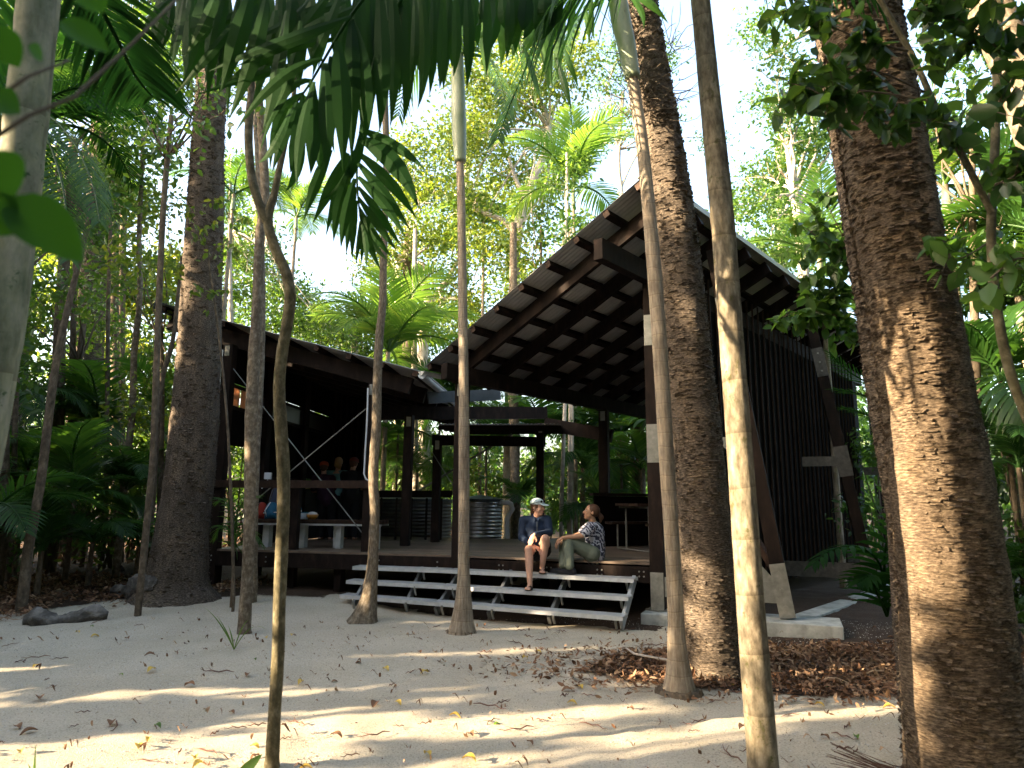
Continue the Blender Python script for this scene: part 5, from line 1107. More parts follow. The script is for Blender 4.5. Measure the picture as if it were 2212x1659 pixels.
bgtree([(500, 900, 14), (498, 600, 12), (500, 430, 10)], [], [(520, 470, 50), (490, 540, 45), (545, 560, 50), (600, 640, 55), (520, 630, 50), (650, 640, 45), (560, 690, 50), (470, 640, 40), (640, 700, 45), (700, 690, 45), (740, 720, 45)], 23, 'soft green tree behind the left roof', mat='leaf_a', dens=60, seed=64, size=.17)
bgtree([(760, 1000, 16), (765, 760, 14), (780, 700, 10)], [], [(700, 740, 55), (760, 700, 45), (800, 760, 60), (880, 760, 55), (690, 690, 35)], 26, 'low bushy green tree far behind the roof valley', mat='leaf_a', dens=70, seed=65, size=.18)
bgtree([(2120, 1400, 20), (2110, 900, 18), (2100, 500, 15), (2100, 300, 12)], [], [(2100, 150, 80), (2050, 280, 60), (2200, 260, 80), (2190, 430, 70), (2080, 30, 80), (2010, 90, 60), (2110, 560, 60), (2210, 620, 70), (2060, 690, 50), (2220, 60, 80)], 9.5, 'dense dark leafed tree filling the upper right corner', bark='brownbark', mat='leaf_c', size=.12, dens=130, seed=80)
palmtrunk([(2480, 1100, 92), (2330, 600, 90), (2240, 280, 86), (2190, 140, 84), (2130, 0, 82), (2090, -90, 80)], 6.2, 'leaning mottled grey trunk at the top right corner', 'greybark', name='leaning_tree', rings=0, rough=.06, seed=81, cat='tree', ext=2)
for i_, (tr_, cr_2, Y_, lb_) in enumerate([([(1000, 1000, 26), (1000, 600, 20), (1010, 300, 14)], [(1000, 300, 90), (1080, 450, 90), (960, 520, 80), (1180, 380, 80), (1120, 620, 80), (1000, 680, 70), (1230, 560, 60), (880, 420, 70), (1080, 180, 90)], 27, 'tall mid green tree far behind the right roof edge'),
    ([(1690, 1000, 26), (1690, 600, 20), (1680, 300, 14)], [(1700, 420, 90), (1640, 560, 70), (1760, 520, 80), (1740, 300, 80), (1660, 220, 55), (1590, 440, 50), (1800, 200, 80)], 24, 'tall green tree far behind the huge pine'),
    ([(560, 1000, 22), (560, 600, 18), (550, 400, 12)], [(520, 380, 60), (560, 500, 55), (500, 560, 60), (590, 600, 60), (660, 700, 70), (480, 680, 60), (620, 720, 60)], 28, 'tall green tree far behind the left roof'),
    ([(860, 1000, 22), (860, 700, 18), (860, 550, 12)], [(860, 560, 60), (930, 640, 60), (800, 650, 50), (880, 700, 70), (980, 740, 60), (760, 740, 50)], 28, 'tall green tree far behind the roof valley')]):
    bgtree(tr_, [], cr_2, Y_, lb_, bark='palebark', mat='leaf_a' if i_ else 'leaf_b', size=.17, dens=75, seed=90 + i_)
# the left woodland: trees whose crowns overlap
lab = ['dense leafy tree filling the upper left beside the pale palm', 'leafy tree whose boughs hang before the big pine top', 'leafy tree low behind the leaning dark stem', 'tree with small bright leaves left of the big pine', 'deep green tree at the far left edge behind the palm trunk', 'leafy tree far back between the left woodland stems']
spec = [([(120, 1100, 30), (130, 700, 24), (160, 300, 18)], [(170, 170, 75), (260, 250, 80), (330, 150, 70), (230, 370, 80), (130, 460, 75), (330, 330, 70), (210, 500, 70), (300, 60, 50), (60, 330, 60)], 12.5, 'leaf_a', 110, .13),
        ([(330, 1000, 14), (350, 500, 12), (370, 250, 10)], [(330, 240, 45), (400, 190, 60), (445, 250, 45), (390, 110, 60), (310, 150, 50), (470, 140, 55), (520, 90, 55), (360, 300, 40), (430, 60, 60), (540, 210, 35)], 8.6, 'leaf_a', 150, .10),
        ([(150, 1150, 16), (160, 900, 14), (180, 700, 12)], [(130, 620, 75), (60, 700, 80), (220, 700, 70), (90, 850, 75), (180, 860, 60), (20, 560, 60), (310, 780, 60), (250, 600, 65)], 13, 'leaf_a', 120, .12),
        ([(345, 1100, 12), (350, 850, 10), (345, 650, 9)], [(330, 560, 60), (360, 680, 50), (300, 460, 60), (350, 820, 50), (280, 560, 50), (370, 430, 40), (290, 880, 55)], 11.5, 'leaf_b', 110, .11),
        ([(10, 1150, 20), (10, 800, 16), (10, 500, 12)], [(10, 120, 80), (-30, 300, 90), (30, 480, 70), (-40, 600, 90), (10, 780, 80), (-30, 60, 70), (80, 250, 60), (100, 60, 60)], 10, 'leaf_c', 110, .13),
        ([(250, 1100, 20), (255, 700, 14), (260, 500, 10)], [(240, 640, 80), (330, 640, 70), (170, 560, 80), (380, 580, 70), (80, 520, 80), (300, 760, 80), (200, 800, 80), (420, 900, 60), (60, 650, 80), (330, 900, 70), (100, 380, 80), (260, 440, 80)], 19, 'leaf_b', 85, .16)]
for i, (tr, cr_, Y, m_, dn, sz) in enumerate(spec): bgtree(tr, [], cr_, Y, lab[i], bark='brownbark', mat=m_, size=sz, dens=dn * (1.5 if Y < 18 else 2.2), seed=70 + i)
# leafy bushes of the understorey
def shrub(x, y, rp, Y, label, mat='leaf_c', size=.11, dens=120, seed=0, grp=None, tall=1.2, name='shrub'):
    rnd = random.Random(seed); c = at(x * K, y * K, Y); r_ = rp * K * camdepth(c) / F; g = gz(c.x, Y); t = empty(name, (c.x, Y, g), label, 'shrub', grp)
    blobs = [((c.x + rnd.uniform(-.6, .6) * r_, c.y + rnd.uniform(-.5, .5) * r_, max(g + .3 * r_, c.z + rnd.uniform(-.6, .6) * r_ * tall)), (r_ * .62, r_ * .62, r_ * .55)) for _ in range(6)]
    mb = MB()
    for b_ in blobs: q = Vector(b_[0]); s0 = Vector((c.x + rnd.uniform(-.1, .1), Y + rnd.uniform(-.1, .1), g - .05)); mb.tube([s0, s0.lerp(q, .5) + Vector((rnd.uniform(-.1, .1), 0, .1)), q], [.025, .018, .006], 6)
    mb.build('stems', M['brownbark'], t, smooth=True); crown_mesh('foliage', blobs, dens, size, mat, t, np.random.default_rng(seed + 900), .45, clump=8, cs=size * 1.2)
US = 'understorey bushes of the woodland'
k = 0
for (x, y, rp, Y, m_) in [(40, 980, 110, 13, 'leaf_a'), (180, 980, 110, 14, 'leaf_a'), (300, 1000, 90, 14, 'leaf_a'), (390, 980, 80, 15, 'leaf_a'), (520, 950, 80, 17, 'leaf_a'), (-40, 1100, 110, 10.5, 'leaf_a'), (120, 1120, 90, 12, 'leaf_a'), (250, 1120, 80, 12.5, 'leaf_a'), (340, 1130, 60, 12.5, 'leaf_a'), (450, 1100, 60, 18, 'leaf_a'), (540, 1020, 60, 18, 'leaf_a'),
        (820, 1000, 80, 20, 'leaf_a'), (900, 950, 90, 22, 'leaf_a'), (980, 1000, 80, 21, 'leaf_a'), (1060, 1060, 70, 20, 'leaf_b'), (1060, 930, 80, 23, 'leaf_a'), (1180, 1030, 80, 22, 'leaf_b'), (1250, 1080, 80, 20, 'leaf_a'), (1330, 1000, 90, 21, 'leaf_a'), (1400, 950, 80, 20, 'leaf_b'), (1260, 920, 80, 24, 'leaf_b'),
        (1900, 980, 70, 15, 'leaf_a'), (2180, 900, 100, 9, 'leaf_c'), (2120, 1050, 90, 9.5, 'leaf_c'), (2220, 1150, 120, 8.5, 'leaf_c'), (2150, 1300, 90, 8, 'leaf_c'), (2230, 1400, 80, 7.5, 'leaf_c'), (2200, 750, 90, 10, 'leaf_a'), (1870, 1130, 50, 12, 'leaf_c'), (2080, 800, 80, 12, 'leaf_a'), (780, 900, 60, 19, 'leaf_a')]:
    side = 'left of the pavilion' if x < 600 else ('seen through the open pavilion' if x < 1500 else 'right of the pavilion')
    shrub(x, y, rp, Y, ('dark' if m_ == 'leaf_c' else 'bright' if m_ == 'leaf_b' else 'green') + ' leafy bush ' + side, m_, .12 if Y < 16 else .15, 90 if Y < 16 else 65, 200 + k, US + ' ' + side); k += 1
# far woodland, one mass
mb = []; rg = np.random.default_rng(99)
Pf = []
for i in range(70):
    x = rg.uniform(-60, 60); Y = rg.uniform(30, 50); h = rg.uniform(3.5, 6) if abs(x) < 12 else rg.uniform(6, 12)
    Pf.append(blobpts((x, Y, h * .5), (rg.uniform(3, 5), 3, h * .55), 700, rg, 8, .5))
Pf = np.concatenate(Pf); Pf = Pf[Pf[:, 2] > .1]; V, Q = leaves(Pf, .42, rg, .55)
tag(npmesh('far_woodland', V, Q, M['leaf_a']), 'hazy green mass of woodland closing the view behind everything', 'woodland', kind='stuff')
# background palms
rp_ = random.Random(77)
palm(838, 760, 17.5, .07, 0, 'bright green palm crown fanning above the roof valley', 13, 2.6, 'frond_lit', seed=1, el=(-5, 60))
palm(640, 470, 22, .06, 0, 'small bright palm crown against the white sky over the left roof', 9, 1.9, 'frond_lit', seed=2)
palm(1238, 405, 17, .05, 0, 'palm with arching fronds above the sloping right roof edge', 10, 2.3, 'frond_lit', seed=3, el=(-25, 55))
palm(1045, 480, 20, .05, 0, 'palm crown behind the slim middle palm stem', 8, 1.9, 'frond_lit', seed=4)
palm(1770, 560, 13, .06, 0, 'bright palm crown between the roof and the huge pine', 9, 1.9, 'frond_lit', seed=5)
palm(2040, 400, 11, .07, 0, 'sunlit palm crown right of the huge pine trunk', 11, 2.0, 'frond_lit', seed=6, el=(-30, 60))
palm(2200, 640, 9.5, .06, 0, 'drooping palm crown at the far right edge', 10, 1.8, 'frond', seed=8)
palm(90, 270, 9.5, .07, 0, 'dark feathery palm crown behind the pale trunk', 11, 2.3, 'frond_dark', seed=9, el=(-45, 30))
palm(505, 420, 15, .05, 0, 'thin palm with a fine fringed frond beside the big pine', 5, 1.8, 'frond', seed=10)
palm(1120, 830, 19, .05, 0, 'palm crown seen between the back roof and the middle post', 9, 2.2, 'frond', seed=11)
UP_G = {'l': 'low palms in the left undergrowth', 'm': 'low palms behind the open pavilion', 'r': 'low palms at the right edge'}
for i, (x, y, Y, n, L_, m_, s_) in enumerate([(60, 1010, 11, 9, 1.5, 'frond', 'l'), (160, 1080, 10.5, 9, 1.4, 'frond', 'l'), (270, 1060, 11.5, 9, 1.3, 'frond_deep', 'l'), (300, 1180, 10.8, 8, 1.0, 'frond', 'l'), (-30, 1120, 9, 8, 1.4, 'frond_deep', 'l'), (210, 930, 13, 9, 1.7, 'frond', 'l'), (20, 880, 12, 9, 1.7, 'frond_deep', 'l'), (340, 900, 13.5, 7, 1.3, 'frond', 'l'), (90, 1190, 9.5, 7, .9, 'frond_deep', 'l'), (200, 1170, 10.2, 7, 1.0, 'frond_deep', 'l'),
        (860, 930, 18, 9, 2.1, 'frond', 'm'), (950, 900, 19, 9, 2.1, 'frond_deep', 'm'), (1050, 970, 18, 9, 2.1, 'frond', 'm'), (1170, 950, 18, 10, 2.2, 'frond', 'm'), (1260, 1010, 17, 10, 2.2, 'frond_deep', 'm'), (1340, 940, 17, 10, 2.3, 'frond', 'm'), (1385, 1010, 16.5, 9, 1.9, 'frond', 'm'), (1120, 1080, 17, 8, 1.5, 'frond_deep', 'm'), (1300, 1110, 15.5, 8, 1.4, 'frond_deep', 'm'), (800, 980, 18, 8, 1.7, 'frond_deep', 'm'), (900, 1020, 18.5, 8, 1.6, 'frond', 'm'), (1240, 880, 19, 9, 2, 'frond', 'm'), (1010, 860, 19, 8, 1.8, 'frond', 'm'),
        (2160, 820, 8.5, 9, 1.4, 'frond', 'r'), (2200, 1010, 8, 8, 1.3, 'frond_deep', 'r'), (2240, 500, 9, 9, 1.6, 'frond', 'r'), (2150, 700, 10.5, 9, 1.6, 'frond', 'r'), (1880, 700, 12.5, 7, 1.4, 'frond', 'r'), (2130, 1250, 8, 7, 1.0, 'frond_deep', 'r')]):
    palm(x, y, Y, .035, 0, ('darker ' if m_ == 'frond_deep' else 'mid green ') + {'l': 'low palm with drooping fronds left of the big dark pine', 'm': 'low palm seen through the open pavilion', 'r': 'low palm in the growth around the huge right pine'}[s_], n, L_, m_, UP_G[s_], 100 + i, shaft=False, name='low_palm', bark='brownbark', broad=i % 2, el=(-25, 40))
# stems seen through the pavilion
for i, (x0, x1, w_, Y, bk, lb) in enumerate([(898, 895, 14, 19, 'palebark', 'pale thin stem behind the left middle posts'), (1113, 1108, 22, 17, 'greybark', 'mottled straight trunk behind the white pipe'), (1212, 1222, 9, 15.5, 'palebark', 'slim pale stem right of the sitting pair post'), (1228, 1232, 8, 16, 'palebark', 'slim grey stem just right of its twin'), (1256, 1262, 8, 17.5, 'brownbark', 'brown thin stem behind the pavilion'), (1380, 1375, 30, 18, 'brownbark', 'thick brown trunk behind the right screen wall'), (1345, 1340, 22, 20, 'brownbark', 'brown trunk left of the thick one behind the screen'), (860, 880, 28, 21, 'brownbark', 'dim brown trunk far behind the balustrade'), (1166, 1168, 8, 18, 'brownbark', 'dark thin stem behind the person in navy')]):
    sapling([(x0, 1180, w_), (x0, 1100, w_), ((x0 + x1) / 2, 950, w_ * .95), (x1, 800, w_ * .9), (x1, 600, w_ * .8)], Y, lb, bk, seed=330 + i, ext=1.5, rough=.05, crown=[(x1, 500, 45, 0, 1)] if w_ < 12 else None, mat='leaf_a', dens=70, size=.14)
# ================================================================== NEAR FOLIAGE
# hanging broad fronds of the palm that owns the mottled trunk
def dfrond(parent, pts, Y, n, l0, w_, grav, mat, seed, side=.85, fwd=.45, Y1=None, start=.1, prof=None, vee=.1, rr=.014, broken=0, upn=None):
    m = len(pts) - 1; path = [at(x * K, y * K, lerp(Y, Y1 if Y1 is not None else Y, i / m)) for i, (x, y) in enumerate(pts)]; off = WL[parent.name]
    V, Q = frond_geo([p - off for p in path], n, l0, w_, grav, side, seed, prof, start, rr, upn, fwd, vee, 4, broken); o = npmesh('frond', V, Q, M[mat], parent); return o
flat = lambda t: .75 + .35 * math.sin(math.pi * t) if t < .9 else .8
def leaflets_px(parent, rows, tf, Y, mat, seed, rach=None, dY=.15):
    """one frond: rachis and hand placed leaflets given as (x0,y0,x1,y1,x2,y2,width)"""
    rnd = random.Random(seed); mb = MB(); f = F / K
    if rach:
        rp__ = [at(x * K, y * K, Y) for (x, y) in [tf(*q) for q in rach]]; rows_ = cr([tuple(p) for p in rp__], 5); mb.tube([Vector(q) for q in rows_], [.011 * (1 - .6 * i / len(rows_)) for i in range(len(rows_))], 6)
    for (x0, y0, x1, y1, x2, y2, w_) in rows:
        y_ = Y + rnd.uniform(-dY, dY); a, b_, c = [at(p[0] * K, p[1] * K, y_ + e) for p, e in ((tf(x0, y0), 0), (tf(x1, y1), -.03), (tf(x2, y2), rnd.uniform(-.08, .06)))]
        w3 = w_ * .3667 * K * Y / F * 1.25; n = 9; V = []; q1 = b_ * 2 - (a + c) / 2; tw = rnd.uniform(-.45, .45)
        for i in range(n + 1):
            t = i / n; q = a * (1 - t) ** 2 + q1 * 2 * t * (1 - t) + c * t * t; tg = ((q1 - a) * (1 - t) + (c - q1) * t).normalized(); s_ = tg.cross(Vector((tw * (1 - t * .5), 1, .1))).normalized(); nn = s_.cross(tg)
            ww = w3 * (min(1, .35 + t * 2.2) if t < .3 else 1) * (1 if t < .55 else max(.03, 1 - ((t - .55) / .45) ** 1.15)) / 2; V += [q - s_ * ww + nn * ww * .16, q, q + s_ * ww + nn * ww * .16]
        mb.add(V, [(3 * i + j, 3 * i + j + 1, 3 * i + j + 4, 3 * i + j + 3) for i in range(n) for j in (0, 1)])
    return mb.build('frond', M[mat], parent)
tf2 = lambda x, y: (421.3 + x * .3667, y * .3667); tf3 = lambda x, y: (983 + x * .3386, y * .3386)
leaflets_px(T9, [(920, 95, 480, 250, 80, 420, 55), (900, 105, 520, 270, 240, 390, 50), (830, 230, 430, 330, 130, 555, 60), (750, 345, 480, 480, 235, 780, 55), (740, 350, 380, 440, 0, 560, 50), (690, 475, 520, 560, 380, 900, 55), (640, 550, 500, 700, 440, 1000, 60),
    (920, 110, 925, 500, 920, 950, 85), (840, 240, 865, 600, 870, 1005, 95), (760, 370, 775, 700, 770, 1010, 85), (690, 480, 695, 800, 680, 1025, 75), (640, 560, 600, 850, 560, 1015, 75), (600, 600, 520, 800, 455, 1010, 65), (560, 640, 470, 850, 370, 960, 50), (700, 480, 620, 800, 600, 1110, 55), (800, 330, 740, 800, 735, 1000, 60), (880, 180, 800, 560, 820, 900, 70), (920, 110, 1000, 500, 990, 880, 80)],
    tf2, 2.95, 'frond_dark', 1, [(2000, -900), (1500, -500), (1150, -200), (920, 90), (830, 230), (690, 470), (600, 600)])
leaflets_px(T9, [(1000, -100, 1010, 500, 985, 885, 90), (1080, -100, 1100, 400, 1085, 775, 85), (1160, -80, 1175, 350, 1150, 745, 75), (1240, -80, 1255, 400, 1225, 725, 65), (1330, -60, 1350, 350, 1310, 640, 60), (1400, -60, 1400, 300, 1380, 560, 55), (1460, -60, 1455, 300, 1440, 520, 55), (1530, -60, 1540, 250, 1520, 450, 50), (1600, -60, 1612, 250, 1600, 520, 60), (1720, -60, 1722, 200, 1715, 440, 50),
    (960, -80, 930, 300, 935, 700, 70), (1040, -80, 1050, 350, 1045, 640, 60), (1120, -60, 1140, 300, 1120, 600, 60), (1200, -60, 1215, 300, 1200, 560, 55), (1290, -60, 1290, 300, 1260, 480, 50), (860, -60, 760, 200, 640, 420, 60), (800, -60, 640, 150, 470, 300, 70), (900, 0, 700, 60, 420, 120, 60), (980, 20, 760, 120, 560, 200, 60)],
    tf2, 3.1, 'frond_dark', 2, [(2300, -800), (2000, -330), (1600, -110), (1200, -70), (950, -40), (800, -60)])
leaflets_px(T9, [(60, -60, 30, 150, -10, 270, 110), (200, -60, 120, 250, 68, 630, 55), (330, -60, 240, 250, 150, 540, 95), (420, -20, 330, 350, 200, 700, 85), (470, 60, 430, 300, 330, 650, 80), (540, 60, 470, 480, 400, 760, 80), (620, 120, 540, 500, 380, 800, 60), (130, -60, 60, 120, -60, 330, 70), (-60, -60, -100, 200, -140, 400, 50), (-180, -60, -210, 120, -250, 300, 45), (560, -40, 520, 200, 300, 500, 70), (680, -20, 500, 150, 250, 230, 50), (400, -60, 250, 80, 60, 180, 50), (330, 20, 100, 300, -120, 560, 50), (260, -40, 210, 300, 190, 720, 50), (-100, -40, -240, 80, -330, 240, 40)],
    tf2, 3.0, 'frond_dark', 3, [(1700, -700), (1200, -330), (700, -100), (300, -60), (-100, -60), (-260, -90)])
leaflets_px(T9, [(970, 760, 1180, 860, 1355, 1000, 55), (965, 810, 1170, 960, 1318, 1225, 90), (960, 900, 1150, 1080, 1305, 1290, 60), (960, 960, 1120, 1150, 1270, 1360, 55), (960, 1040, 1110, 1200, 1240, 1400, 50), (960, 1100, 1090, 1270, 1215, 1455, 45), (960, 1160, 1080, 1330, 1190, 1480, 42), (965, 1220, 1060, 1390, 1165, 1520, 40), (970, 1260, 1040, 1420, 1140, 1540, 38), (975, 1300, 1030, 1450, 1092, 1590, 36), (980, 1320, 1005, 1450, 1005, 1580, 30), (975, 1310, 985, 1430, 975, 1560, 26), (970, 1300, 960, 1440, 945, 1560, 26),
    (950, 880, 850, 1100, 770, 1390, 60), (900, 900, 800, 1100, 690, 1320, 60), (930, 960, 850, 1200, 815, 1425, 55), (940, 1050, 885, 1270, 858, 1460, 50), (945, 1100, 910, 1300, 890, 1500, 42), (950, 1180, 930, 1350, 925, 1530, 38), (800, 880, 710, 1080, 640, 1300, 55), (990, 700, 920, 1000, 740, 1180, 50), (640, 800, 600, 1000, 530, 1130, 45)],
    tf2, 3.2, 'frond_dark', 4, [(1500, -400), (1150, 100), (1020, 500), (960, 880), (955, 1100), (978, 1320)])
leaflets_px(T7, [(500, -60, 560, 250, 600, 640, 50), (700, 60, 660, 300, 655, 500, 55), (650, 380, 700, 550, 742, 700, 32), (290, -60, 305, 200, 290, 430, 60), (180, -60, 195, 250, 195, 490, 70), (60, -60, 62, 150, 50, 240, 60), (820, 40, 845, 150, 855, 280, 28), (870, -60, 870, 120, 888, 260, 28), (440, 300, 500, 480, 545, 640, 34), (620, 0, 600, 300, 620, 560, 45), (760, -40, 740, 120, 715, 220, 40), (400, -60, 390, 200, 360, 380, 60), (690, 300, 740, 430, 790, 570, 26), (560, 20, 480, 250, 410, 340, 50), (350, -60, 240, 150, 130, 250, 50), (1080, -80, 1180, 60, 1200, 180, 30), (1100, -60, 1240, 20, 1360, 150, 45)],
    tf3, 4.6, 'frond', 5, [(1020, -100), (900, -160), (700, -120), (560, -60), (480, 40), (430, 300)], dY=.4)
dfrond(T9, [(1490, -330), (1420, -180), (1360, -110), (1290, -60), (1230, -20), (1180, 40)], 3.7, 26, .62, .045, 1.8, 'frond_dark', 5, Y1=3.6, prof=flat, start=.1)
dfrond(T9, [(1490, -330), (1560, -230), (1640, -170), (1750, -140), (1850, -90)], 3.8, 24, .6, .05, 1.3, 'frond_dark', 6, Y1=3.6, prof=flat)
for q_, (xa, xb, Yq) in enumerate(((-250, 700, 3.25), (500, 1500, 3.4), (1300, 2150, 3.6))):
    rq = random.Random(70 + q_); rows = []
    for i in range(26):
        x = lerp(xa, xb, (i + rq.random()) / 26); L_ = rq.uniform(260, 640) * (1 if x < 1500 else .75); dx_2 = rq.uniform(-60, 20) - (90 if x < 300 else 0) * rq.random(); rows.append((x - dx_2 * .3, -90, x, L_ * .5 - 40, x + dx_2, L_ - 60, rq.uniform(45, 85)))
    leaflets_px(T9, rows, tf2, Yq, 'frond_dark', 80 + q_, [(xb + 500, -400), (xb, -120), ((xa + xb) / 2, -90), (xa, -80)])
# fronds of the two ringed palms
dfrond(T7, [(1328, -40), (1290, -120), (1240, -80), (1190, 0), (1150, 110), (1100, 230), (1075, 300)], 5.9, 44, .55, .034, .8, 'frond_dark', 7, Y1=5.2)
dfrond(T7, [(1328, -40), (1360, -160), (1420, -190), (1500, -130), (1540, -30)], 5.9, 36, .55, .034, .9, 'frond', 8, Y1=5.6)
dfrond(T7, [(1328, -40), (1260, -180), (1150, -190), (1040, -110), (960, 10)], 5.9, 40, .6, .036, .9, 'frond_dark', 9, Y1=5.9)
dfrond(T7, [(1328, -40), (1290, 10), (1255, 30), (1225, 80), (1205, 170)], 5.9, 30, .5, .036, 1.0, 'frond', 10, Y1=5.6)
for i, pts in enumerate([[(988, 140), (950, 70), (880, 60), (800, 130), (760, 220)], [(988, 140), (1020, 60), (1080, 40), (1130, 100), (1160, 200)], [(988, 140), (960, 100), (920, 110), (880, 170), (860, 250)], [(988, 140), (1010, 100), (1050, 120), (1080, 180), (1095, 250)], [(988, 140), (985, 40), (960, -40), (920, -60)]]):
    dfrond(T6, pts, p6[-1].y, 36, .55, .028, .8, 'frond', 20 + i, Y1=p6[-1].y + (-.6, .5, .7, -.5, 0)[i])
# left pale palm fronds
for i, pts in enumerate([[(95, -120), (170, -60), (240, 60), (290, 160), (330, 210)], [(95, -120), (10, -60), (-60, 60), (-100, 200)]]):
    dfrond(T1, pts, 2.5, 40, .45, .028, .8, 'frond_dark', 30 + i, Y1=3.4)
for i, pts in enumerate([[(40, 260), (110, 270), (165, 330), (195, 420), (200, 520)], [(40, 260), (130, 210), (220, 200), (300, 225), (340, 260)]]):
    t = None
pm = empty('palm_tree', tuple(at(-420 * K, 1100 * K, 6.2)), 'feathery palm crown arching right of the pale trunk', 'palm'); pm.location.z = gz(pm.location.x, 6.2); WL[pm.name] = Vector(pm.location)
c = at(35 * K, 270 * K, 6.2); tubeuv('trunk', [Vector((pm.location.x, 6.2, -.1)), Vector((pm.location.x + .1, 6.2, 1.8)), c], [.07, .06, .05], M['palmbark'], pm, 12, .1, .03, ringh=.13, ring_amp=.03)
for i, pts in enumerate([[(35, 270), (100, 250), (160, 310), (200, 400), (215, 480)], [(35, 270), (130, 200), (220, 190), (300, 215), (350, 260)], [(35, 270), (90, 280), (130, 380), (145, 480), (150, 560)], [(35, 270), (20, 180), (-20, 160), (-80, 200)], [(35, 270), (80, 160), (130, 130), (190, 150), (230, 210)]]):
    dfrond(pm, pts, 6.2, 46, .42, .022, .9, 'frond_dark' if i % 2 else 'frond', 40 + i, Y1=6.2 + (-.6, .4, -.9, .3, .2)[i])
# broadleaf sprays close to the camera
def spray(name, label, pts, Y, n, size, spread, mat, seed, parent=None, cat='branch', thick=.008, Y1=None, twigs=14, brown=True, aspect=.6):
    rnd = random.Random(seed); rg = np.random.default_rng(seed); m = len(pts) - 1; path = [at(x * K, y * K, lerp(Y, Y1 if Y1 is not None else Y, i / m)) for i, (x, y) in enumerate(pts)]
    path = [Vector(q) for q in cr([tuple(p) for p in path], 5)]; mb = MB(); mb.tube(path, [thick * (1 - .7 * i / (len(path) - 1)) for i in range(len(path))], 7)
    P_ = []
    for i in range(twigs):
        a = path[rnd.randrange(1, len(path))]; e = a + Vector((rnd.uniform(-1, 1), rnd.uniform(-.6, .6), rnd.uniform(-1, .7))) * spread; md = a.lerp(e, .5) + Vector((0, 0, .06 * spread)); mb.tube([a, md, e], [thick * .4, thick * .3, thick * .12], 5)
        for k in range(n // twigs):
            t = rnd.uniform(.15, 1.05); q = (a.lerp(md, t * 2) if t < .5 else md.lerp(e, t * 2 - 1)); P_.append(tuple(q + Vector((rnd.uniform(-1, 1), rnd.uniform(-1, 1), rnd.uniform(-1, 1))) * size * .25))
    if parent is None: parent = empty(name, path[0], label, cat)
    off = WL[parent.name]; mb.build('twigs', M['brownbark'], parent, smooth=True)
    P_ = np.array(P_); P_ = P_[~gap_mask(P_)] if len(P_) else P_
    V, Q = leaves(P_ - np.array(off), size, rg, aspect, .25, .7, svar=.3); npmesh('foliage', V, Q, M[mat], parent); return parent
# right hand sapling whose boughs hang in front of the huge pine
path, rad = disp([(2420, 1500, 16), (2330, 1200, 18), (2240, 960, 19), (2180, 800, 20), (2150, 650, 19), (2140, 520, 18), (2145, 400, 18), (2152, 200, 17), (2158, 0, 15)], 3.3, 1.0)
rs = empty('slender_tree', path[0], 'slender forked sapling with broad leaves right of the huge pine', 'tree'); tubeuv('trunk', path, rad, M['mossbark'], rs, 12, .04, .05, 8, seed=90)
p, r_ = disp([(2142, 460, 15), (2080, 340, 14), (2020, 230, 13), (1970, 120, 12), (1900, 0, 11), (1850, -80, 9)], 3.2, 0, base=False); tubeuv('limb', p, r_, M['mossbark'], rs, 10, .04, .05, 8, seed=91)
for i, (pts, Y, n, sp, mt) in enumerate([([(2020, 220), (1900, 200), (1800, 190), (1700, 180)], 3.0, 120, .20, 'leaf_c'), ([(1960, 110), (1880, 90), (1800, 60), (1720, 20)], 3.0, 90, .18, 'leaf_c'), ([(2000, 200), (1880, 150), (1780, 150), (1680, 120)], 3.1, 90, .2, 'leaf_c'), ([(2150, 100), (2100, 60), (2040, 30), (1960, 20)], 2.9, 110, .2, 'leaf_c'), ([(2140, 250), (2180, 180), (2220, 120)], 2.8, 80, .2, 'leaf_c'), ([(2080, 340), (2060, 260), (2000, 260), (1920, 280)], 3.1, 60, .16, 'leaf_c'), ([(2145, 400), (2190, 380), (2230, 330)], 2.9, 60, .2, 'leaf_c'), ([(2140, 600), (2190, 560), (2230, 560)], 2.9, 50, .2, 'leaf_a'), ([(2140, 520), (2060, 560), (2010, 500)], 3.6, 40, .2, 'leaf_a'), ([(2060, 0), (2100, -60), (2180, -40)], 2.7, 90, .25, 'leaf_c'), ([(1850, -60), (1760, -30), (1690, 30)], 3.1, 70, .16, 'leaf_c')]):
    spray('', '', pts, Y, n, .105, sp, mt, 500 + i, parent=rs, thick=.006, twigs=12)
path, rad = disp([(2050, 1450, 10), (2030, 1200, 10), (1990, 950, 9), (1940, 780, 8), (1850, 640, 7)], 5.4, .1)
bs = empty('leafy_sapling', path[0], 'bright leaved sapling reaching left from behind the huge pine', 'tree'); tubeuv('trunk', path, rad, M['brownbark'], bs, 8, .06, .04, 8, seed=92)
for i, (pts, n, sp) in enumerate([([(1865, 700), (1800, 680), (1730, 670), (1680, 690)], 130, .2), ([(1860, 660), (1790, 620), (1720, 640)], 90, .2), ([(1850, 600), (1800, 540), (1750, 500), (1720, 480)], 100, .22), ([(1845, 560), (1800, 470), (1780, 420)], 70, .2)]):
    spray('', '', pts, 5.2, n, .12, sp, 'leaf_a' if i < 2 else 'leaf_a', 540 + i, parent=bs, thick=.006, twigs=12)
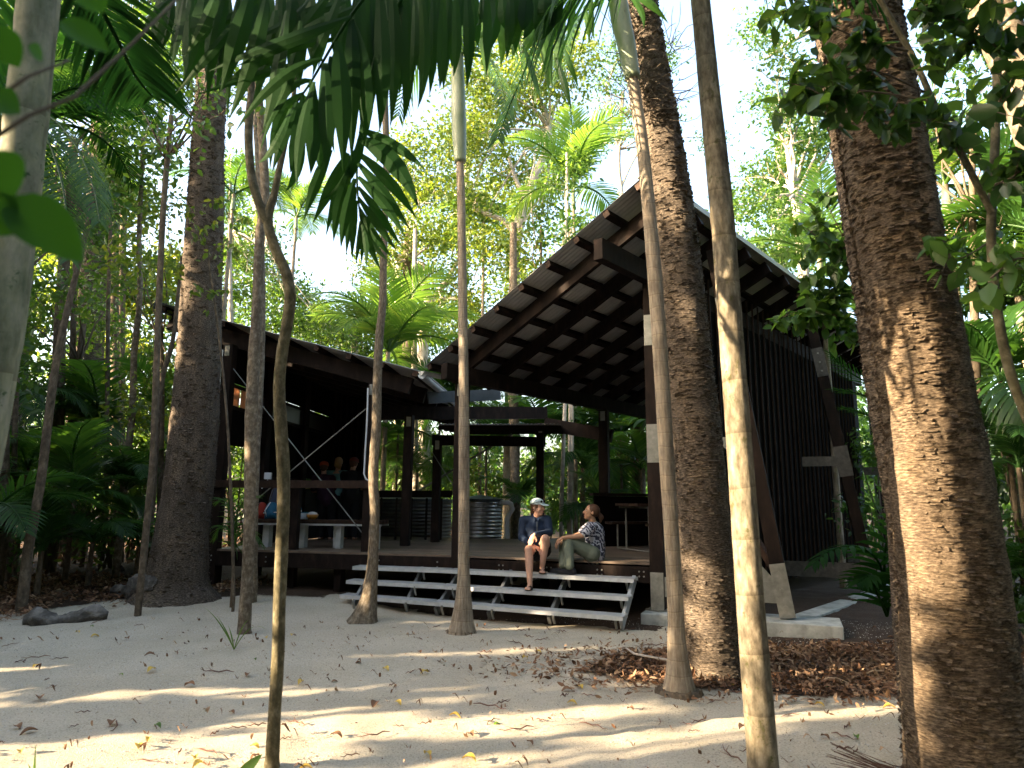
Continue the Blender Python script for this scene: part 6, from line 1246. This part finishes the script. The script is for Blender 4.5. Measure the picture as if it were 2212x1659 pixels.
# little yellow-green sprigs against the big pine
path, rad = disp([(505, 1290, 7), (500, 1100, 7), (490, 900, 6), (470, 700, 5), (450, 560, 5)], 9.0, .2)
bs = empty('leafy_sapling', path[0], 'thin sapling with small yellow green leaves before the big dark pine', 'tree'); tubeuv('trunk', path, rad, M['brownbark'], bs, 8, .08, .04, 8, seed=93)
for i, (pts, n) in enumerate([([(460, 640), (420, 600), (380, 560)], 60), ([(455, 560), (480, 520), (520, 545)], 50), ([(450, 540), (420, 480), (400, 420)], 60), ([(440, 450), (470, 430), (500, 480)], 40)]): spray('', '', pts, 8.8, n, .09, .3, 'leaf_b', 560 + i, parent=bs, thick=.008, twigs=10)
# blurred leaves right at the camera, left
def bigleaf(mb, base, tip, wd, nrm):
    base = Vector(base); tip = Vector(tip); d = tip - base; L_ = d.length; d.normalize(); s_ = d.cross(Vector(nrm)).normalized(); nn = s_.cross(d); rows = []
    n = 8; b = len(mb.v); V = []
    for i in range(n + 1):
        t = i / n; w_ = wd * math.sin(math.pi * min(1, t ** .8 * 1.0)) ** .75 / 2 if 0 < t < 1 else .0008; c = base + d * L_ * t - nn * (.12 * L_ * t * t); V += [c - s_ * w_ + nn * w_ * .25, c, c + s_ * w_ + nn * w_ * .25]
    mb.add(V, [(3 * i + j, 3 * i + j + 1, 3 * i + j + 4, 3 * i + j + 3) for i in range(n) for j in (0, 1)])
nb = empty('leafy_branch', at(-40 * K, 420 * K, .75), 'out of focus broad leaves on a twig close at the left edge', 'branch')
mb = MB(); mb.tube([at(-60 * K, 330 * K, .8), at(60 * K, 250 * K, .85), at(160 * K, 210 * K, .9), at(280 * K, 100 * K, 1.0), at(420 * K, -40 * K, 1.1)], [.0035, .003, .0028, .0025, .002], 6); mb.tube([at(-60 * K, 250 * K, .8), at(60 * K, 165 * K, .85), at(150 * K, 130 * K, .9)], [.003, .0025, .002], 6); mb.build('twigs', M['brownbark'], nb, smooth=True)
for (a, b_, wd, Y) in [((20, 425), (175, 555), .062, .72), ((-60, 440), (40, 500), .06, .7), ((60, 100), (95, 130), .03, .8), ((130, 45), (235, 105), .042, .8), ((-30, 60), (40, 140), .05, .78), ((-20, 210), (45, 240), .05, .8), ((-40, 330), (30, 420), .06, .7), ((170, -30), (225, 25), .05, .8)]:
    mb = MB(); bigleaf(mb, at(a[0] * K, a[1] * K, Y), at(b_[0] * K, b_[1] * K, Y + .02), wd, Vector((.2, -1, .4))); mb.build('leaf', M['leaf_near'], nb, smooth=True)
# dark low fern-palm on the right by the concrete
lp = empty('low_palm', tuple(at(1900 * K, 1350 * K, 6.9)), 'young palm with broad dark leaflets beside the concrete footing', 'palm'); lp.location.z = gz(lp.location.x, 6.9); WL[lp.name] = Vector(lp.location)
for i, pts in enumerate([[(1915, 1330), (1900, 1220), (1850, 1180), (1790, 1190), (1755, 1220)], [(1915, 1330), (1910, 1200), (1930, 1120), (1960, 1090)], [(1915, 1330), (1890, 1270), (1880, 1240), (1850, 1260)], [(1915, 1330), (1930, 1260), (1960, 1220), (1990, 1250)]]):
    dfrond(lp, pts, 6.9, 15, .34, .05, .9, 'frond_dark', 600 + i, Y1=6.5)
for (nm, lb, x0, y0, Y, fr) in [('low_palm', 'palm with a stiff dark fan of leaflets against the slatted wall', 1960, 1100, 6.4, [[(1960, 1100), (1930, 900), (1890, 840), (1830, 800), (1790, 760)], [(1960, 1100), (1920, 950), (1880, 900), (1820, 880)], [(1960, 1100), (1930, 930), (1880, 860), (1800, 840)]])]:
    lp = empty(nm, tuple(at(x0 * K, 1380 * K, Y)), lb, 'palm'); lp.location.z = gz(lp.location.x, Y); WL[lp.name] = Vector(lp.location)
    for i, pts in enumerate(fr): dfrond(lp, pts, Y, 26, .28, .016, .3, 'frond_dark', 620 + i)
# young palm in front of the left bench, seedlings on the sand
yp = empty('palm_seedling', tuple(at(497 * K, 1330 * K, 9.2)), 'knee high feathery palm seedling before the left deck', 'palm'); yp.location.z = gz(yp.location.x, 9.2); WL[yp.name] = Vector(yp.location)
mb = MB(); mb.tube([yp.location, at(503 * K, 1240 * K, 9.2), at(506 * K, 1170 * K, 9.2)], [.018, .016, .010], 8); mb.build('stem', M['palmbark'], yp, smooth=True)
for i, pts in enumerate([[(506, 1170), (500, 1110), (485, 1080), (465, 1085)], [(506, 1170), (512, 1110), (530, 1080), (560, 1070)], [(506, 1170), (490, 1140), (475, 1140), (460, 1165)], [(506, 1170), (520, 1150), (545, 1150), (570, 1180)], [(506, 1170), (510, 1180), (505, 1130), (500, 1060)]]): dfrond(yp, pts, 9.2, 16, .26, .022, .8, 'frond', 640 + i)
def seedling(base, tips, Y, label, wd=.02):
    b = onz(base[0] * K, base[1] * K, gz(0, 6)); b.z = gz(b.x, b.y); t = empty('grass_seedling', b, label, 'seedling')
    for tp in tips:
        mb = MB(); e = at(tp[0] * K, tp[1] * K, b.y + tp[2]); m_ = b.lerp(e, .5) + UP * .05 * tp[3]; n = 8; V = []; s_ = Vector((.9, -.3, .2)).normalized()
        for i in range(n + 1):
            t_ = i / n; q = b * (1 - t_) ** 2 + m_ * 2 * t_ * (1 - t_) + e * t_ * t_; w_ = wd * (.5 + 1.0 * t_ if t_ < .4 else .9 * (1 - (t_ - .4) / .6) + .03) / 2; V += [q - s_ * w_ + Vector((0, .004, 0)), q, q + s_ * w_ + Vector((0, .004, 0))]
        mb.add(V, [(3 * i + j, 3 * i + j + 1, 3 * i + j + 4, 3 * i + j + 3) for i in range(n) for j in (0, 1)]); mb.build('blade', M['frond_lit'], t, smooth=True)
seedling((504, 1415), [(468, 1330, 0, 1), (441, 1312, .1, 2), (492, 1350, .1, 1), (540, 1338, 0, 3), (572, 1358, -.1, 4)], 0, 'bright strappy seedling sprouting from the sand')
seedling((72, 1690), [(76, 1610, 0, 0), (60, 1650, 0, .5)], 0, 'single green blade at the bottom left', .025)
mb = MB(); 
t = empty('leaf_sprig', onz(520 * K, 1700 * K, .05), 'fresh green leaf poking up at the bottom by the mossy sapling', 'leaf'); bigleaf(mb, onz(505 * K, 1690 * K, .05), at(565 * K, 1625 * K, 4.0), .06, Vector((0, -1, .5))); mb.build('leaf', M['frond_lit'], t, smooth=True)
# wiry dead shoots on the brown pine
t = empty('dead_shoots', at(1440 * K, 170 * K, footY(1545, 1455) - .35), 'tangle of wiry dead shoots hanging on the upper brown pine trunk', 'dead shoots'); mb = MB(); rnd = random.Random(3)
c0 = at(1400 * K, 180 * K, footY(1545, 1455) - .25)
for i in range(110):
    d = Vector((rnd.uniform(-1, 1), rnd.uniform(-1, .1), rnd.uniform(-.6, .6))); a = c0 + Vector((rnd.uniform(-.3, .3), 0, rnd.uniform(-.4, .5))); L_ = rnd.uniform(.15, .6); pts = [a]
    for k in range(4): d = (d + Vector((rnd.uniform(-.5, .5), rnd.uniform(-.5, .5), rnd.uniform(-.3, .6)))).normalized(); pts.append(pts[-1] + d * L_ / 4)
    mb.tube(pts, [.005, .004, .003, .003, .002], 4)
mb.build('shoots', M['brownbark'], t)
# ================================================================== SHADE TREES ADDED OUTSIDE THE FRAME to block sun and sky light
shade = ['tall spreading shade tree', 'broad shade tree with dense foliage', 'bushy shade tree', 'leaning shade tree']
rg = np.random.default_rng(5); k = 0
for (s_, n_, size, dns) in ((-11, 11, .20, 150),):
    for i in range(n_):
        u = -2.5 + 20 * (i + .5) / n_; g0 = dh * (s_ + rg.uniform(-1.2, 1.2)) + nh * u
        t = empty('added_shade_tree', (g0.x, g0.y, 0), shade[k % 4] + ' added out of view left of the sand clearing', 'tree', 'shade trees added left of the clearing'); k += 1
        hh = 7.2 if u < 6.5 else 9.0
        tubeuv('trunk', [Vector((g0.x, g0.y, -.1)), Vector((g0.x + .2, g0.y, 3)), Vector((g0.x, g0.y + .2, hh - 1))], [.17, .14, .06], M['brownbark'], t, 12, .3, .06, 4, seed=k)
        blobs = [((g0.x + rg.uniform(-1.0, 1.0), g0.y + rg.uniform(-1.1, 1.1), z + rg.uniform(-.3, .3)), (1.3, 1.35, .85)) for z in np.linspace(.7, hh, 11)]
        limb_mesh('limbs', (g0.x + .1, g0.y, 2), .06, [b_[0] for b_ in blobs[2:]], 'brownbark', t, random.Random(k))
        crown_mesh('crown', blobs, dns, size, 'leaf_c', t, rg, .6, .1, clump=7, cs=.3)
for i, (x, y) in enumerate([(-7, -4), (-3, -6.5), (1.5, -5), (5.5, -4), (8.5, -.5), (9.5, 4), (-1, -10), (4.5, -9), (10.5, 8.5), (-11, -8)]):  # ring of unseen trees added to cut the sky light
    t = empty('added_shade_tree', (x, y, 0), ('round', 'wide', 'high', 'old')[i % 4] + ' crowned forest tree added out of view behind or right of the viewer', 'tree', 'shade trees added round the viewer')
    tubeuv('trunk', [Vector((x, y, -.1)), Vector((x + .2, y, 4)), Vector((x, y + .2, 9))], [.2, .16, .07], M['brownbark'], t, 12, .3, .06, 4, seed=400 + i)
    blobs = [((x + rg.uniform(-1.5, 1.5), y + rg.uniform(-1.5, 1.5), z), (2.1, 2.1, 1.2)) for z in np.linspace(1.5, 11.5, 8)]
    limb_mesh('limbs', (x + .1, y, 3), .08, [b_[0] for b_ in blobs[1:]], 'brownbark', t, random.Random(i)); crown_mesh('crown', blobs, 22, .34, 'leaf_c', t, rg, .6, .1, clump=7, cs=.4)
# ================================================================== LITTER
def gsc(P_): return np.array([gz(p[0], p[1]) for p in P_])
def inshape(fn, n, rg): 
    out = []
    while len(out) < n:
        x, y, ok = fn(rg)
        if ok: out.append((x, y))
    return out
rg = np.random.default_rng(42)
def litterpatch(name, label, pts, size, hmax, mat='litter'):
    P_ = np.array([(x, y, 0) for x, y in pts]); P_[:, 2] = gsc(P_) + rg.random(len(P_)) * hmax + .004
    V, Q = leaves(P_, size, rg, .42, .8, 0, svar=.6); V[:, 2] = np.maximum(V[:, 2], np.repeat(P_[:, 2], 6) - .01); return tag(npmesh(name, V, Q, M[mat]), label, 'leaf litter', kind='stuff')
def strips(pts, parent_name, label, L0, rg):
    mb = MB()
    for (x, y) in pts:
        az = rg.random() * 6.28; L_ = L0 * rg.uniform(.4, 1.6); d = Vector((math.cos(az), math.sin(az), 0)); s_ = Vector((-d.y, d.x, 0)); z = gz(x, y) + .02 + .04 * rg.random(); c = Vector((x, y, z)); w_ = rg.uniform(.003, .012); V = []
        for i in range(5): q = c + d * L_ * (i / 4 - .5) + s_ * L_ * .1 * math.sin(i + az) + UP * .02 * math.sin(i * 1.2 + az); k_ = w_ * (.4, 1, 1, .8, .2)[i]; V += [q - s_ * k_, q + s_ * k_ + UP * k_ * .5]
        mb.add(V, [(2 * i, 2 * i + 1, 2 * i + 3, 2 * i + 2) for i in range(4)])
    return tag(mb.build(parent_name, M['litter']), label, 'leaf litter', kind='stuff')
pA = []
while len(pA) < 9000:
    x = rg.uniform(.4, 5.2); y = rg.uniform(5.3, 7.9); e = ((x - 2.3) / 1.75) ** 2 + ((y - 6.5) / .75) ** 2
    if e + .5 * noise.noise(Vector((x * 2, y * 2, 5))) < 1 or (x > 2.2 and y < 7.6 and y > 5.9 + .12 * (x - 2.2) + .3 * noise.noise(Vector((x * 2, 1, 5)))): pA.append((x, y))
for _ in range(1500):
    a_ = rg.random() * 6.28; r_ = 1 + abs(rg.normal()) * .22; pA.append((2.3 + 1.8 * r_ * math.cos(a_), 6.5 + .78 * r_ * math.sin(a_)))
litterpatch('leaf_litter', 'brown leaf litter heaped round the slim palm and brown pine', pA, .052, .05)
pB = [(rg.uniform(-9, -3.1), rg.uniform(7.6, 11.5)) for _ in range(15000)]; pB = [(x, y) for x, y in pB if y > 8.1 + 1.35 * (x + 6.2) + 1.0 * noise.noise(Vector((x * 1.5, y, 2))) + rg.normal() * .25]
litterpatch('leaf_litter', 'brown leaf litter on the woodland floor at the left', pB, .06, .05)
strips([pA[i] for i in rg.integers(0, 9000, 700)], 'litter_strips', 'long dead strips of bark and frond among the brown litter', .22, rg); strips([pB[i] for i in rg.integers(0, len(pB), 500)], 'litter_strips', 'long dead strips on the woodland floor at the left', .25, rg)
pC = [(rg.uniform(-14, 14), rg.uniform(12.5, 26)) for _ in range(5000)]; pC = [(x, y) for x, y in pC if not (-6 < x < 8 and y < 16)]
litterpatch('leaf_litter', 'sparse dead leaves on the far forest floor', pC, .14, .05)
pD = [(rg.normal(0, 3), rg.uniform(3.5, 9)) for _ in range(900)]; litterpatch('leaf_crumbs', 'fine crumbs of dead leaf scattered over the sand', [(x, y) for x, y in pD if y < 8.2], .022, .004)
strips([(rg.normal(0, 3.2), 3.6 + 4.8 * rg.random()) for _ in range(420)], 'twig_crumbs', 'tiny dark twigs and strips littering the open sand', .06, rg)
# pebbly grit on the sand
P_ = np.stack([rg.uniform(-5, 5, 26000), 3.2 + 6 * rg.random(26000) ** 1.6, np.zeros(26000)], 1); P_ = P_[np.abs(P_[:, 0]) < P_[:, 1] * .85]; P_[:, 2] = gsc(P_) 
s_ = rg.uniform(.003, .0085, len(P_))[:, None]; o_ = np.array([[1, 0, 0], [-.5, .87, 0], [-.5, -.87, 0], [0, 0, .9]]); V = (P_[:, None, :] + o_[None] * s_[:, :, None] * rg.uniform(.6, 1.3, (len(P_), 4, 1))).reshape(-1, 3); b = np.arange(len(P_))[:, None] * 4
Q = np.concatenate([b + np.array([0, 1, 3]), b + np.array([1, 2, 3]), b + np.array([2, 0, 3])]); M['grit'] = leafmat('grit', [(.16, .15, .14), (.42, .39, .34), (.62, .58, .52)], [(0, 0, 0)] * 3, 0, .9, .1); tag(npmesh('sand_grit', V, Q, M['grit']), 'coarse coral grit lying over the pale sand', 'grit', kind='stuff')
# twigs and single leaves one can count
rnd = random.Random(8)
def twig_obj(p, L_, az, thick=.0042):
    mb = MB(); d = Vector((math.cos(az), math.sin(az), 0)); s_ = Vector((-d.y, d.x, 0)); pts = [Vector((0, 0, 0)) + d * L_ * (i / 5 - .5) + s_ * L_ * .05 * math.sin(i * 1.3 + az) + UP * (.006 + .01 * (i % 2)) for i in range(6)]
    mb.tube(pts, [thick * f for f in (.5, 1, 1, .8, .6, .3)], 5)
    if L_ > .1:
        for k in (2, 3): mb.tube([pts[k], pts[k] + d * L_ * .2 + s_ * L_ * .16 * (1 if k == 2 else -1) + UP * .01], [thick * .5, thick * .2], 4)
    return mb
proto = []
for i in range(6): o = twig_obj(None, (.07, .11, .16, .24, .10, .13)[i], rnd.random() * 6).build('twig', M['twig']); proto.append(o)
tg = [(805, 1575, 3), (860, 1555, 3), (800, 1610, 2), (640, 1550, 2), (470, 1655, 3), (330, 1630, 2), (250, 1560, 1), (100, 1470, 1)]
for i in range(150):
    o = proto[i] if i < 6 else link(proto[rnd.randrange(6)].copy())
    if 6 <= i < 14: x, y, kk = tg[i - 6]; p = onz(x * K, y * K, .05)
    else:
        y = 3.6 + 5.2 * rnd.random() ** 1.3; x = rnd.uniform(-.8, .8) * y
        if x > .5 * y: x *= .6
        p = Vector((x, y, 0))
    o.location = (p.x, p.y, gz(p.x, p.y) + .004); o.rotation_euler = (0, 0, rnd.random() * 6.28); s_ = rnd.uniform(.7, 1.3); o.scale = (s_, s_, s_)
    tag(o, 'small reddish brown twig lying on the pale sand', 'twig', 'twigs scattered over the sand')
def leaf_obj(mat, L_):
    V, Q = [], []; n = 6; rows = []
    for i in range(n + 1):
        t = i / n; w_ = L_ * .3 * math.sin(math.pi * t) ** .8 if 0 < t < 1 else .001; z = .012 + .018 * math.sin(t * 3.1) ; rows += [(L_ * (t - .5), -w_, z + w_ * .35), (L_ * (t - .5), 0, z - .006), (L_ * (t - .5), w_, z + w_ * .3)]
    Q = [(3 * i + j, 3 * i + j + 1, 3 * i + j + 4, 3 * i + j + 3) for i in range(n) for j in (0, 1)]; return npmesh('fallen_leaf', np.array(rows), np.array(Q), M[mat])
pl = [(leaf_obj('yellow_leaf', .08), 'yellow fallen leaf on the sand'), (leaf_obj('litter', .09), 'curled brown fallen leaf on the sand'), (leaf_obj('frond_lit', .06), 'small green fallen leaf on the sand')]
yl = [(1013, 1625), (650, 1470), (1235, 1515), (430, 1640), (470, 1655), (420, 1625), (550, 1600), (860, 1510), (660, 1648), (300, 1600)]
for i in range(90):
    kk = i if i < 3 else (0 if i < 16 or rnd.random() < .3 else (2 if rnd.random() < .12 else 1)); o = pl[kk][0] if i < 3 else link(pl[kk][0].copy())
    if 3 <= i < 13: p = onz(yl[i - 3][0] * K, yl[i - 3][1] * K, .05)
    else: y = 3.6 + 4.6 * rnd.random(); p = Vector((rnd.uniform(-.75, .6) * y, y, 0))
    o.location = (p.x, p.y, gz(p.x, p.y)); o.rotation_euler = (rnd.uniform(-.2, .2), rnd.uniform(-.2, .2), rnd.random() * 6.28); s_ = rnd.uniform(.6, 1.15); o.scale = (s_, s_, s_)
    tag(o, pl[kk][1], 'fallen leaf', ('yellow', 'brown', 'green')[kk] + ' leaves fallen on the sand')
# dead frond stalk lying over the litter, dry brush at the lower right
mb = MB(); mb.tube([onz(1345 * K, 1395 * K, .12), onz(1370 * K, 1412 * K, .14), onz(1440 * K, 1425 * K, .13), onz(1530 * K, 1428 * K, .1)], [.006, .012, .012, .008], 6); tag(mb.build('dead_stalk', M['palebark'], None, smooth=True), 'long pale dead frond stalk lying over the brown litter', 'stalk')
mb = MB(); e0 = onz(2000 * K, 1680 * K, .05)
for i in range(22):
    b_ = e0 + Vector((rnd.uniform(-.05, .1), rnd.uniform(-.1, .1), 0)); tp = at((1780 + rnd.uniform(0, 60)) * K, (1600 + rnd.uniform(-5, 60)) * K, e0.y - .1 + rnd.uniform(-.1, .15)); mb.tube([b_, b_.lerp(tp, .5) - UP * .02, tp], [.004, .0035, .0015], 4)
tag(mb.build('dry_brush', M['twig'], None), 'dry brown brush of dead palm strands at the lower right', 'dead brush')
# old log, stump and bark roll at the left
def lump(name, label, cat, a, b, r0, r1, mat='log', seed=0, sq=.7):
    rnd_ = random.Random(seed); o = None; path = [a.lerp(b, i / 8) + Vector((0, 0, .03 * math.sin(i + seed))) for i in range(9)]; rad = [lerp(r0, r1, i / 8) * (.55 if i in (0, 8) else 1) * rnd_.uniform(.85, 1.15) for i in range(9)]
    t = tubeuv(name, path, rad, M[mat], None, 28, .02, .35, 7, seed=seed); t.scale = (1, 1, 1); return tag(t, label, cat)
a = onz(50 * K, 1345 * K, .15); b = onz(232 * K, 1335 * K, .15); lump('fallen_log', 'weathered grey log lying at the edge of the sand', 'log', a + UP * -.01, b + UP * .02, .12, .09, seed=1)
a = onz(245 * K, 1285 * K, .2); b = onz(345 * K, 1290 * K, .25); lump('old_stump', 'gnarled grey stump beside the big dark pine', 'stump', a + UP * .02, b + UP * .12, .10, .20, seed=2)
a = onz(100 * K, 1290 * K, .2); b = onz(152 * K, 1292 * K, .2); lump('bark_roll', 'short rolled piece of bark behind the grey log', 'bark', a, b, .075, .08, 'brownbark', seed=3)
a = onz(258 * K, 1248 * K, .2); lump('small_stump', 'small upright grey stump behind the gnarled one', 'stump', a - UP * .05, a + UP * .22, .07, .05, seed=4)
